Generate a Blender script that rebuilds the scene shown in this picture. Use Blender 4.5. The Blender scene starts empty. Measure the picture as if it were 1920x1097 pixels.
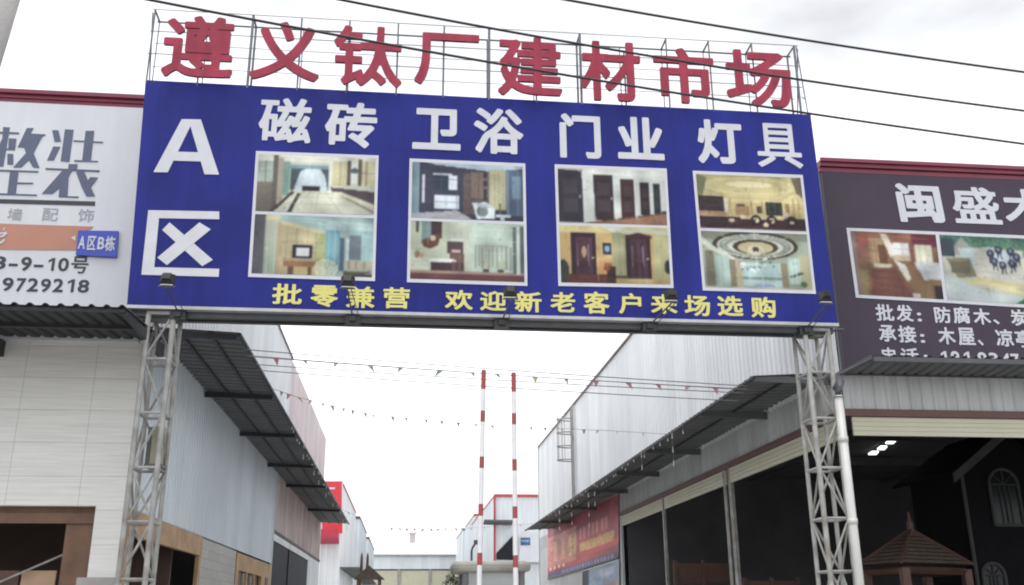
import bpy, math, random
import numpy as np
from mathutils import Vector, Matrix
random.seed(7); RNG = np.random.RandomState(5)
S = bpy.context.scene
COL = S.collection

# ------------------------------------------------------------------ camera
CH = 1.6                                             # eye height
YAW, PITCH, ROLL, FPX = 0.110382680, 0.319236136, -0.00644407818, 1820.48206
_f = Vector((math.sin(YAW)*math.cos(PITCH), math.cos(YAW)*math.cos(PITCH), math.sin(PITCH)))
_r = Vector((math.cos(YAW), -math.sin(YAW), 0)); _u = _r.cross(_f)
CR = _r*math.cos(ROLL) + _u*math.sin(ROLL); CU = -_r*math.sin(ROLL) + _u*math.cos(ROLL)
cam = bpy.data.cameras.new('camera'); cam.sensor_width = 36; cam.sensor_fit = 'HORIZONTAL'
cam.lens = FPX/1920*36; cam.clip_end = 3000; cam.clip_start = 0.05
co = bpy.data.objects.new('camera', cam); COL.objects.link(co)
m = Matrix((CR, CU, -_f)).transposed().to_4x4(); m.translation = Vector((0, 0, CH)); co.matrix_world = m
S.camera = co

# ------------------------------------------------------------------ sky, sun, exposure (overcast)
SUN_EL, SUN_AZ = math.radians(78), math.radians(235)      # high, behind the cloud, behind and left of the viewer
w = bpy.data.worlds.new('World'); S.world = w; w.use_nodes = True
nt = w.node_tree; nt.nodes.clear()
sky = nt.nodes.new('ShaderNodeTexSky'); sky.sky_type = 'NISHITA'; sky.sun_disc = False
sky.sun_elevation = SUN_EL; sky.sun_rotation = SUN_AZ; sky.air_density = 1.0; sky.dust_density = 1.5; sky.ozone_density = 1.0
hs = nt.nodes.new('ShaderNodeHueSaturation'); hs.inputs['Saturation'].default_value = 0.10
bg = nt.nodes.new('ShaderNodeBackground'); bg.inputs[1].default_value = 0.15
out = nt.nodes.new('ShaderNodeOutputWorld')
wtc = nt.nodes.new('ShaderNodeTexCoord'); wmp = nt.nodes.new('ShaderNodeMapping'); wmp.inputs['Scale'].default_value = (1.6, 1.6, 4.0)
wno = nt.nodes.new('ShaderNodeTexNoise'); wno.inputs['Scale'].default_value = 1.5; wno.inputs['Detail'].default_value = 5; wno.inputs['Roughness'].default_value = .55
wmr = nt.nodes.new('ShaderNodeMapRange'); wmr.inputs[1].default_value = .32; wmr.inputs[2].default_value = .68; wmr.inputs[3].default_value = .58; wmr.inputs[4].default_value = 1.15
wmx = nt.nodes.new('ShaderNodeMix'); wmx.data_type = 'RGBA'; wmx.blend_type = 'MULTIPLY'; wmx.inputs[0].default_value = 1       # soft cloud deck
nt.links.new(wtc.outputs['Generated'], wmp.inputs[0]); nt.links.new(wmp.outputs[0], wno.inputs['Vector']); nt.links.new(wno.outputs[0], wmr.inputs[0])
nt.links.new(sky.outputs[0], hs.inputs['Color']); nt.links.new(hs.outputs[0], wmx.inputs[6]); nt.links.new(wmr.outputs[0], wmx.inputs[7]); nt.links.new(wmx.outputs[2], bg.inputs[0]); nt.links.new(bg.outputs[0], out.inputs[0])
sl = bpy.data.lights.new('sun', 'SUN'); sl.energy = 0.5; sl.angle = math.radians(40); sl.color = (1, 0.97, 0.93)
so = bpy.data.objects.new('sun', sl); COL.objects.link(so)
sd = Vector((math.sin(SUN_AZ)*math.cos(SUN_EL), math.cos(SUN_AZ)*math.cos(SUN_EL), math.sin(SUN_EL)))
so.rotation_euler = sd.to_track_quat('Z', 'Y').to_euler(); so.location = (0, -10, 40)
S.view_settings.view_transform = 'Standard'; S.view_settings.look = 'None'
S.view_settings.gamma = 1; S.view_settings.use_curve_mapping = False
S.view_settings.exposure = 1.5
S.cycles.filter_width = 2.0
S.cycles.use_denoising = True
S.cycles.max_bounces = 8

# ------------------------------------------------------------------ measuring helpers (reference pixels -> points on real planes)
def ray(x, y): return _f*FPX + CR*(x-960) - CU*(y-548.5)
def onX(x, y, X): d = ray(x, y); s = X/d.x; return Vector((X, d.y*s, d.z*s+CH))
def onY(x, y, Y): d = ray(x, y); s = Y/d.y; return Vector((d.x*s, Y, d.z*s+CH))
def onZ(x, y, Z): d = ray(x, y); s = (Z-CH)/d.z; return Vector((d.x*s, d.y*s, Z))

# ------------------------------------------------------------------ materials
def lin(c): c /= 255.0; return c/12.92 if c <= 0.04045 else ((c+0.055)/1.055)**2.4
def rgb(r, g, b, k=1.0): return tuple(min(0.9, lin(v)*k) for v in (r, g, b))
MATS = {}
def mat(name, color=(0.5,0.5,0.5), rough=0.6, metal=0.0, var=0.12, scale=3.0, streak=0.0, dirt=None, bump=0.0, bscale=40.0, emit=None, spec=0.5, panel=0.0, pw=0.96):
    if name in MATS: return MATS[name]
    m = bpy.data.materials.new(name); m.use_nodes = True; n = m.node_tree.nodes; L = m.node_tree.links
    b = n['Principled BSDF']; b.inputs['Roughness'].default_value = rough; b.inputs['Metallic'].default_value = metal
    b.inputs['Base Color'].default_value = (*color, 1)
    b.inputs['Specular IOR Level'].default_value = spec
    tc = n.new('ShaderNodeTexCoord')
    cur = None
    def mul(prev, fac_socket, lo, hi):
        mr = n.new('ShaderNodeMapRange'); mr.inputs[1].default_value = 0.3; mr.inputs[2].default_value = 0.7
        mr.inputs[3].default_value = lo; mr.inputs[4].default_value = hi
        L.new(fac_socket, mr.inputs[0])
        mx = n.new('ShaderNodeMix'); mx.data_type = 'RGBA'; mx.blend_type = 'MULTIPLY'; mx.inputs[0].default_value = 1
        if prev is None: mx.inputs[6].default_value = (*color, 1)
        else: L.new(prev, mx.inputs[6])
        L.new(mr.outputs[0], mx.inputs[7]); return mx.outputs[2]
    if var:
        no = n.new('ShaderNodeTexNoise'); no.inputs['Scale'].default_value = scale; no.inputs['Detail'].default_value = 6
        L.new(tc.outputs['Object'], no.inputs['Vector']); cur = mul(cur, no.outputs[0], 1-var, 1+var*0.6)
    if streak:
        mp = n.new('ShaderNodeMapping'); mp.inputs['Scale'].default_value = (5, 5, 0.25)
        no = n.new('ShaderNodeTexNoise'); no.inputs['Scale'].default_value = 1.6; no.inputs['Detail'].default_value = 5
        L.new(tc.outputs['Object'], mp.inputs[0]); L.new(mp.outputs[0], no.inputs['Vector']); cur = mul(cur, no.outputs[0], 1-streak, 1+streak*0.3)
    if panel:
        sp = n.new('ShaderNodeSeparateXYZ'); L.new(tc.outputs['Object'], sp.inputs[0])
        ad = n.new('ShaderNodeMath'); L.new(sp.outputs[0], ad.inputs[0]); L.new(sp.outputs[1], ad.inputs[1])
        dv = n.new('ShaderNodeMath'); dv.operation = 'DIVIDE'; L.new(ad.outputs[0], dv.inputs[0]); dv.inputs[1].default_value = pw
        fl = n.new('ShaderNodeMath'); fl.operation = 'FLOOR'; L.new(dv.outputs[0], fl.inputs[0])
        wn = n.new('ShaderNodeTexWhiteNoise'); wn.noise_dimensions = '1D'; L.new(fl.outputs[0], wn.inputs['W'])
        cur = mul(cur, wn.outputs[0], 1-panel, 1+panel*.4)
    if dirt:
        no = n.new('ShaderNodeTexNoise'); no.inputs['Scale'].default_value = scale*0.45; no.inputs['Detail'].default_value = 8
        L.new(tc.outputs['Object'], no.inputs['Vector'])
        mr = n.new('ShaderNodeMapRange'); mr.inputs[1].default_value = 0.52; mr.inputs[2].default_value = 0.72; mr.inputs[4].default_value = 0.7
        L.new(no.outputs[0], mr.inputs[0])
        mx = n.new('ShaderNodeMix'); mx.data_type = 'RGBA'; L.new(mr.outputs[0], mx.inputs[0])
        if cur is None: mx.inputs[6].default_value = (*color, 1)
        else: L.new(cur, mx.inputs[6])
        mx.inputs[7].default_value = (*dirt, 1); cur = mx.outputs[2]
    if cur is not None: L.new(cur, b.inputs['Base Color'])
    if bump:
        no = n.new('ShaderNodeTexNoise'); no.inputs['Scale'].default_value = bscale; no.inputs['Detail'].default_value = 4
        L.new(tc.outputs['Object'], no.inputs['Vector'])
        bp = n.new('ShaderNodeBump'); bp.inputs['Strength'].default_value = bump; bp.inputs['Distance'].default_value = 0.02
        L.new(no.outputs[0], bp.inputs['Height']); L.new(bp.outputs[0], b.inputs['Normal'])
    if emit:
        b.inputs['Emission Color'].default_value = (*emit[0], 1); b.inputs['Emission Strength'].default_value = emit[1]
    MATS[name] = m; return m

def mat_brick(name, c1, c2, mortar, bw, bh, ms, rough=0.5, offset=0.0, grain=True):
    m = bpy.data.materials.new(name); m.use_nodes = True; n = m.node_tree.nodes; L = m.node_tree.links
    b = n['Principled BSDF']; b.inputs['Roughness'].default_value = rough
    tc = n.new('ShaderNodeTexCoord'); sp = n.new('ShaderNodeSeparateXYZ'); cb = n.new('ShaderNodeCombineXYZ')
    L.new(tc.outputs['Object'], sp.inputs[0])
    ad = n.new('ShaderNodeMath'); L.new(sp.outputs[0], ad.inputs[0]); L.new(sp.outputs[1], ad.inputs[1])
    L.new(ad.outputs[0], cb.inputs[0]); L.new(sp.outputs[2], cb.inputs[1])
    br = n.new('ShaderNodeTexBrick'); br.offset = offset; br.inputs['Scale'].default_value = 1
    br.inputs['Color1'].default_value = (*c1, 1); br.inputs['Color2'].default_value = (*c2, 1); br.inputs['Mortar'].default_value = (*mortar, 1)
    br.inputs['Mortar Size'].default_value = ms; br.inputs['Brick Width'].default_value = bw; br.inputs['Row Height'].default_value = bh
    br.inputs['Mortar Smooth'].default_value = 0.4
    L.new(cb.outputs[0], br.inputs['Vector'])
    mp = n.new('ShaderNodeMapping'); mp.inputs['Scale'].default_value = (1.2, 1.2, 26)
    no = n.new('ShaderNodeTexNoise'); no.inputs['Scale'].default_value = 1.3; no.inputs['Detail'].default_value = 5
    L.new(tc.outputs['Object'], mp.inputs[0]); L.new(mp.outputs[0], no.inputs['Vector'])
    mr = n.new('ShaderNodeMapRange'); mr.inputs[1].default_value = .3; mr.inputs[2].default_value = .7; mr.inputs[3].default_value = .88; mr.inputs[4].default_value = 1.05
    L.new(no.outputs[0], mr.inputs[0])
    mx = n.new('ShaderNodeMix'); mx.data_type = 'RGBA'; mx.blend_type = 'MULTIPLY'; mx.inputs[0].default_value = 1
    L.new(br.outputs[0], mx.inputs[6]); L.new(mr.outputs[0], mx.inputs[7]); L.new(mx.outputs[2], b.inputs['Base Color'])
    MATS[name] = m; return m

def mat_print(name='printed picture', rough=0.45):
    if name in MATS: return MATS[name]
    m = bpy.data.materials.new(name); m.use_nodes = True; n = m.node_tree.nodes; L = m.node_tree.links
    b = n['Principled BSDF']; b.inputs['Roughness'].default_value = rough; b.inputs['Specular IOR Level'].default_value = 0.2
    at = n.new('ShaderNodeAttribute'); at.attribute_name = 'print'; L.new(at.outputs['Color'], b.inputs['Base Color'])
    MATS[name] = m; return m

BLUE = mat('blue sign vinyl', (0.016, 0.023, 0.205), 0.5, spec=0.18, var=0.20, scale=0.9, streak=0.13, bump=0.4, bscale=1.6, panel=0.10, pw=1.5)
WHITE_INK = mat('white lettering', (0.55, 0.56, 0.60), 0.5, spec=0.3, var=0.06, scale=4)
YELLOW_INK = mat('yellow lettering', (0.62, 0.58, 0.19), 0.5, spec=0.3, var=0.05)
RED_LETTER = mat('red letter face', (0.32, 0.034, 0.066), 0.5, spec=0.25, var=0.22, scale=2.5, streak=0.2, dirt=(0.24, 0.03, 0.05))
LETTER_EDGE = mat('dark letter return', (0.11, 0.02, 0.035), 0.5, var=0.1)
STEEL = mat('weathered grey steel', (0.32, 0.32, 0.305), 0.5, 0.2, var=0.3, scale=5, dirt=(0.15, 0.10, 0.075))
STEEL_D = mat('dark steel', (0.075, 0.078, 0.085), 0.5, 0.2, var=0.2, scale=4)
FRAME_G = mat('grey painted letter frame', (0.13, 0.14, 0.15), 0.5, 0.2, var=0.2, scale=4)
BLACK = mat('black housing', (0.018, 0.019, 0.02), 0.45, var=0.1)
GLASS_L = mat('lamp glass', (0.55, 0.56, 0.58), 0.2, var=0.0)
SIGN_W = mat('white sign sheet', (0.60, 0.61, 0.65), 0.5, spec=0.3, var=0.05, scale=0.8, streak=0.04)
SIGN_BR = mat('brown sign sheet', (0.058, 0.045, 0.066), 0.5, spec=0.2, var=0.10, scale=1.0, streak=0.05)
INK_NAVY = mat('slate lettering', (0.075, 0.092, 0.155), 0.5, var=0.06)
INK_BLACK = mat('black lettering', (0.025, 0.027, 0.033), 0.5, var=0.0)
INK_GREY = mat('grey lettering', (0.30, 0.32, 0.36), 0.5, var=0.0)
ORANGE = mat('salmon sign band', (0.44, 0.22, 0.16), 0.5, spec=0.25, var=0.06, scale=2)
PLAQUE = mat('blue plaque enamel', (0.03, 0.06, 0.42), 0.35, var=0.05)
TRIM_RED = mat('dark red roof trim', (0.19, 0.024, 0.052), 0.4, var=0.15, scale=2)
TRIM_BR = mat('brown red trim', (0.11, 0.046, 0.043), 0.5, var=0.15)
TILE = mat_brick('pale wall tile', (0.72, 0.715, 0.69), (0.69, 0.685, 0.66), (0.52, 0.52, 0.50), 1.1, 0.53, 0.008)
TILE2 = mat_brick('pale plank tile', (0.42, 0.42, 0.39), (0.36, 0.36, 0.33), (0.24, 0.24, 0.22), 1.4, 0.2, 0.008, offset=0.4)
CLAD_BLUE = mat('blue grey cladding', (0.665, 0.73, 0.785), 0.45, 0.0, var=0.07, scale=0.7, streak=0.06, panel=0.07)
CLAD_WHITE = mat('white cladding', (0.71, 0.73, 0.745), 0.45, 0.0, var=0.06, scale=0.6, streak=0.09, panel=0.07)
CLAD_PINK = mat('pinkish cladding', (0.66, 0.575, 0.59), 0.5, 0.0, var=0.10, scale=0.5, streak=0.15, panel=0.07)
CLAD_GREY = mat('grey cladding', (0.50, 0.52, 0.52), 0.5, 0.0, var=0.1, scale=0.8, streak=0.16, panel=0.07)
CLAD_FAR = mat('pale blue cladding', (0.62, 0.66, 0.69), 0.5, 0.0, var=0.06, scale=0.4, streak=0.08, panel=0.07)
STAIN = mat('stained pink wall', (0.62, 0.53, 0.52), 0.7, var=0.2, scale=0.7, streak=0.3, dirt=(0.34, 0.28, 0.27), panel=0.07)
AWN = mat('grey awning sheet', (0.105, 0.112, 0.117), 0.6, 0.0, var=0.16, scale=1.2, streak=0.1, dirt=(0.07, 0.07, 0.07))
AWN_STEEL = mat('dark awning steel', (0.035, 0.037, 0.045), 0.6, 0.1, var=0.15)
BEIGE = mat('beige roller shutter', (0.50, 0.49, 0.37), 0.5, var=0.06, scale=1.5)
WOOD = mat('pale timber', (0.46, 0.30, 0.16), 0.65, var=0.25, scale=3, streak=0.18)
WOOD_D = mat('brown timber', (0.16, 0.085, 0.05), 0.6, var=0.25, scale=3, streak=0.15)
WOOD_R = mat('red brown timber', (0.085, 0.042, 0.03), 0.6, var=0.25, scale=3)
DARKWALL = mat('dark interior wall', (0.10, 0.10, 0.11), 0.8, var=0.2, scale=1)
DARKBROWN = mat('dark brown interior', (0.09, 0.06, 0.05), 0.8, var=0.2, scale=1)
DOORDARK = mat('dark door panel', (0.022, 0.024, 0.032), 0.6, spec=0.12, var=0.1)
HOUSE_BLK = mat('black weatherboard', (0.009, 0.009, 0.011), 0.8, spec=0.1, var=0.2)
HOUSE_TRIM = mat('grey barge trim', (0.065, 0.065, 0.066), 0.7, spec=0.2, var=0.1)
WINGLASS = mat('dark window glass', (0.012, 0.015, 0.018), 0.2, spec=0.25, var=0.0)
PVC = mat('white plastic pipe', (0.50, 0.50, 0.48), 0.35, var=0.08, scale=4)
POLE_W = mat('white barrier paint', (0.66, 0.66, 0.67), 0.4, var=0.08, scale=5)
POLE_R = mat('red barrier paint', (0.30, 0.05, 0.055), 0.5, var=0.1)
CONC = mat('concrete', (0.34, 0.33, 0.32), 0.85, var=0.15, scale=3, bump=0.3)
CABLE = mat('black cable', (0.02, 0.02, 0.022), 0.6, var=0.0)
WIRE = mat('grey wire', (0.12, 0.12, 0.13), 0.6, var=0.0)
LIT = mat('lit tube lamp', (0.9, 0.9, 0.9), 0.4, var=0, emit=((1, 1, 1), 1.0))

# ------------------------------------------------------------------ object helpers
LOC = {}
def tag(o, label=None, cat=None, group=None, kind=None):
    if label: o['label'] = label
    if cat: o['category'] = cat
    if group: o['group'] = group
    if kind: o['kind'] = kind
    return o
def thing(name, loc, label, cat, group=None):
    o = bpy.data.objects.new(name, None); COL.objects.link(o); o.location = loc; o.empty_display_size = 0.2
    LOC[o] = Vector(loc); return tag(o, label, cat, group)
class MB:
    def __init__(s): s.v = []; s.f = []; s.mi = []; s.cur = 0
    def poly(s, pts, rev=False):
        i = len(s.v); s.v += [tuple(p) for p in pts]; k = list(range(i, i+len(pts)))
        s.f.append(k[::-1] if rev else k); s.mi.append(s.cur); return s
    def face(s, *idx): s.f.append(list(idx)); s.mi.append(s.cur)
    def hexa(s, a, b):                                # two matching 4-rings (a: bottom ccw from above, b: top)
        i = len(s.v); s.v += [tuple(p) for p in a] + [tuple(p) for p in b]
        for q in ((3,2,1,0),(4,5,6,7),(0,1,5,4),(1,2,6,5),(2,3,7,6),(3,0,4,7)): s.face(*[i+k for k in q])
        return s
    def box(s, x0, x1, y0, y1, z0, z1):
        return s.hexa([(x0,y0,z0),(x1,y0,z0),(x1,y1,z0),(x0,y1,z0)], [(x0,y0,z1),(x1,y0,z1),(x1,y1,z1),(x0,y1,z1)])
    def prism(s, pts, dvec):                          # planar polygon extruded by dvec
        n = len(pts); i = len(s.v); d = Vector(dvec); P = [Vector(p) for p in pts]
        s.v += [tuple(p) for p in P] + [tuple(p+d) for p in P]
        s.face(*range(i, i+n)); s.face(*range(i+2*n-1, i+n-1, -1))
        for k in range(n): s.face(i+k, i+n+k, i+n+(k+1) % n, i+(k+1) % n)
        return s
    def tube(s, p, q, r, n=8, r2=None):
        return s.path([p, q], r, n, r2)
    def path(s, pts, r, n=8, r2=None):
        P = [Vector(p) for p in pts]; i = len(s.v); K = len(P)
        for k, c in enumerate(P):
            d = (P[min(k+1, K-1)] - P[max(k-1, 0)]).normalized()
            a = d.cross(Vector((0, 0, 1)) if abs(d.z) < 0.95 else Vector((0, 1, 0))).normalized(); b = d.cross(a)
            rr = r if r2 is None else r + (r2-r)*k/(K-1)
            for t in range(n):
                an = 2*math.pi*t/n; s.v.append(tuple(c + a*rr*math.cos(an) + b*rr*math.sin(an)))
        for k in range(K-1):
            for t in range(n): s.face(i+k*n+t, i+k*n+(t+1) % n, i+(k+1)*n+(t+1) % n, i+(k+1)*n+t)
        s.face(*range(i+n-1, i-1, -1)); s.face(*range(i+(K-1)*n, i+K*n)); return s
    def ribs(s, o, u, v, nrm, W, Hh, period=0.2, depth=0.03, top=None):
        """trapezoid ribbed sheet: origin o, ribs spaced along u (length W), running along v (length Hh), standing out along nrm"""
        o = Vector(o); u = Vector(u).normalized(); v = Vector(v).normalized(); nrm = Vector(nrm).normalized()
        xs = []; t = 0.0
        while t < W - 1e-6:
            for a, dd in ((0.0, 0), (0.55, 0), (0.68, 1), (0.87, 1)): 
                if t + a*period <= W: xs.append((t + a*period, dd*depth))
            t += period
        xs.append((W, 0.0)); i = len(s.v)
        for (x, d) in xs:
            hh = Hh if top is None else top(x)
            p = o + u*x + nrm*d; s.v.append(tuple(p)); s.v.append(tuple(p + v*hh))
        for k in range(len(xs)-1): s.face(i+2*k, i+2*k+2, i+2*k+3, i+2*k+1)
        return s
    def build(s, name, mats, parent=None, loc=None, smooth=False):
        base = Vector(loc) if loc is not None else (LOC[parent] if parent is not None else Vector((0, 0, 0)))
        me = bpy.data.meshes.new(name); me.from_pydata([tuple(Vector(p)-base) for p in s.v], [], s.f)
        ms = mats if isinstance(mats, (list, tuple)) else [mats]
        for mm in ms: me.materials.append(mm)
        if len(ms) > 1: me.polygons.foreach_set('material_index', s.mi)
        if smooth: me.polygons.foreach_set('use_smooth', [True]*len(me.polygons))
        me.update()
        o = bpy.data.objects.new(name, me); COL.objects.link(o)
        if parent is not None: o.parent = parent; LOC[o] = LOC[parent]
        else: o.location = base; LOC[o] = base
        return o
def copy_tree(o, parent=None):
    c = o.copy(); COL.objects.link(c); c.parent = parent
    for ch in list(o.children): copy_tree(ch, c)
    return c

# lettering -------------------------------------------------------------------
_gl = {}
def contour_loops(F):
    """closed iso-lines (level 0.5) of a 2D field, by marching squares"""
    A = F > .5; H, W = A.shape; nxt = {}
    code = A[:-1, :-1]*1 + A[:-1, 1:]*2 + A[1:, 1:]*4 + A[1:, :-1]*8
    def ed(y, x, e):                                   # edges: 0 top, 1 right, 2 bottom, 3 left
        return ((0, y, x), (1, y, x+1), (0, y+1, x), (1, y, x))[e]
    T = {1: ((3, 0),), 2: ((0, 1),), 3: ((3, 1),), 4: ((1, 2),), 5: ((3, 0), (1, 2)), 6: ((0, 2),), 7: ((3, 2),), 8: ((2, 3),), 9: ((2, 0),), 10: ((0, 1), (2, 3)), 11: ((2, 1),), 12: ((1, 3),), 13: ((1, 0),), 14: ((0, 3),)}
    for y, x in zip(*np.nonzero((code > 0) & (code < 15))):
        for a, b in T[int(code[y, x])]: nxt[ed(y, x, a)] = ed(y, x, b)
    def pt(e):
        k, y, x = e
        a = F[y, x]; b = F[y, x+1] if k == 0 else F[y+1, x]; t = (.5-a)/(b-a)
        return (x+t, y) if k == 0 else (x, y+t)
    loops = []
    while nxt:
        st = next(iter(nxt)); e = st; lp = []
        while e in nxt: lp.append(pt(e)); e = nxt.pop(e)
        if len(lp) > 5: loops.append(lp)
    return loops
def simplify(lp, tol):
    keep = [lp[0]]; P = np.array(lp); i = 0; n = len(lp)
    while i < n-1:
        j = i+2; best = i+1
        while j < n and j-i < 40:
            a, b = P[i], P[j]; d = b-a; L = np.hypot(*d)+1e-9; q = P[i+1:j]-a
            if np.abs(q[:, 0]*d[1]-q[:, 1]*d[0]).max()/L > tol: break
            best = j; j += 1
        i = best; keep.append(lp[i])
    return keep
def glyph(ch, bold, N=200):
    """outline of a character of the built-in face, fattened by bold (in em)"""
    k = (ch, bold)
    if ch == '1':
        v = np.array([(.58, 0), (1, 0), (1, 1), (.66, 1), (0, .82), (0, .66), (.58, .80)]); f = [list(range(7))]
        return v, f, [(i, (i+1) % 7) for i in range(7)]
    if k not in _gl:
        c = bpy.data.curves.new('t', 'FONT'); c.body = ch; c.resolution_u = 4; c.fill_mode = 'FRONT'
        o = bpy.data.objects.new('t', c); COL.objects.link(o); bpy.context.view_layer.update()
        me = o.to_mesh(); v = np.array([p.co[:2] for p in me.vertices]); tr = [list(p.vertices) for p in me.polygons]
        lo = v.min(0); hi = v.max(0); sc = N/max(hi-lo); r = bold*sc; pad = int(r+6)
        W, H = (np.ceil((hi-lo)*sc)+2*pad).astype(int); G = np.zeros((H, W), bool); q = (v-lo)*sc+pad
        for t in tr:
            for m_ in range(1, len(t)-1):
                a, b, d = q[t[0]], q[t[m_]], q[t[m_+1]]
                x0, y0 = np.floor(np.minimum(np.minimum(a, b), d)).astype(int); x1, y1 = np.ceil(np.maximum(np.maximum(a, b), d)).astype(int)+1
                X, Y = np.meshgrid(np.arange(x0, x1), np.arange(y0, y1))
                e = lambda p, s_: (s_[0]-p[0])*(Y-p[1])-(s_[1]-p[1])*(X-p[0])
                e0, e1, e2 = e(a, b), e(b, d), e(d, a); G[y0:y1, x0:x1] |= ((e0 >= 0) & (e1 >= 0) & (e2 >= 0)) | ((e0 <= 0) & (e1 <= 0) & (e2 <= 0))
        o.to_mesh_clear(); bpy.data.objects.remove(o); bpy.data.curves.remove(c)
        D = G.copy(); R = int(r+.5)
        for dy in range(-R, R+1):
            for dx in range(-R, R+1):
                if (dx or dy) and max(abs(dx), abs(dy)) <= R and abs(dx)+abs(dy) <= 1.65*R: D |= np.roll(np.roll(G, dy, 0), dx, 1)
        F = D.astype(float)
        for _ in range(2):
            P = np.pad(F, 1); F = (P[1:-1, 1:-1]*4+P[:-2, 1:-1]*2+P[2:, 1:-1]*2+P[1:-1, :-2]*2+P[1:-1, 2:]*2+P[:-2, :-2]+P[2:, 2:]+P[:-2, 2:]+P[2:, :-2])/16
        c = bpy.data.curves.new('t', 'CURVE'); c.dimensions = '2D'; c.fill_mode = 'FRONT'
        for lp in contour_loops(F):
            lp = simplify(lp, .28); sp = c.splines.new('POLY'); sp.points.add(len(lp)-1)
            for p_, (x, y) in zip(sp.points, lp): p_.co = (x, y, 0, 1)
            sp.use_cyclic_u = True
        o = bpy.data.objects.new('t', c); COL.objects.link(o); bpy.context.view_layer.update()
        me = o.to_mesh(); v = np.array([p.co[:2] for p in me.vertices]); f = []
        for p in me.polygons:
            t = list(p.vertices); a, b, d = v[t[0]], v[t[1]], v[t[2]]
            f.append(t if (b[0]-a[0])*(d[1]-a[1])-(b[1]-a[1])*(d[0]-a[0]) > 0 else t[::-1])
        cnt = {}
        for p in f:
            for a, b in zip(p, p[1:]+p[:1]): cnt[(a, b)] = cnt.get((a, b), 0) + 1
        rim = [e for e in cnt if (e[1], e[0]) not in cnt]
        o.to_mesh_clear(); bpy.data.objects.remove(o); bpy.data.curves.remove(c)
        lo = v.min(0); hi = v.max(0); _gl[k] = ((v-lo)/(hi-lo), f, rim)
    return _gl[k]
def put(mb, ch, cx, cz, wd, ht, Y, bold=0.02, depth=0.006, shear=0.0, edge_mi=None, front_mi=0):
    """stand one character on the vertical plane Y (facing -Y), fitted to a wd x ht box; its returns run back by depth"""
    v, f, rim = glyph(ch, bold); i = len(mb.v); n = len(v)
    for yy in (Y, Y+depth):
        for a, b in v: mb.v.append((cx + (a-0.5)*wd + shear*(b-0.5)*ht, yy, cz + (b-0.5)*ht))
    mb.cur = front_mi
    for p in f: mb.face(*[i+k for k in p])
    if edge_mi is not None: mb.cur = edge_mi
    for p in f: mb.face(*[i+n+k for k in p[::-1]])
    for a, b in rim: mb.face(i+b, i+a, i+n+a, i+n+b)
    mb.cur = 0
def put_px(mb, ch, b, Y, **k):
    """same, fitted to the box b = (x0, y0, x1, y1) measured on the photograph"""
    x0, y0, x1, y1 = b; c = onY((x0+x1)/2, (y0+y1)/2, Y)
    l = onY(x0, (y0+y1)/2, Y); r = onY(x1, (y0+y1)/2, Y); t = onY((x0+x1)/2, y0, Y); bt = onY((x0+x1)/2, y1, Y)
    put(mb, ch, c.x, c.z, (r-l).length*0.98, (t-bt).length*0.96, Y, **k)

def chars(parent, name, mt, rows, Y, **k):
    for ch, b in rows:
        mb = MB(); kk = dict(k)
        if len(b) > 4: kk['bold'] = b[4]
        put_px(mb, ch, b[:4], Y, **kk); mb.build(name, mt, parent)
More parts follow.
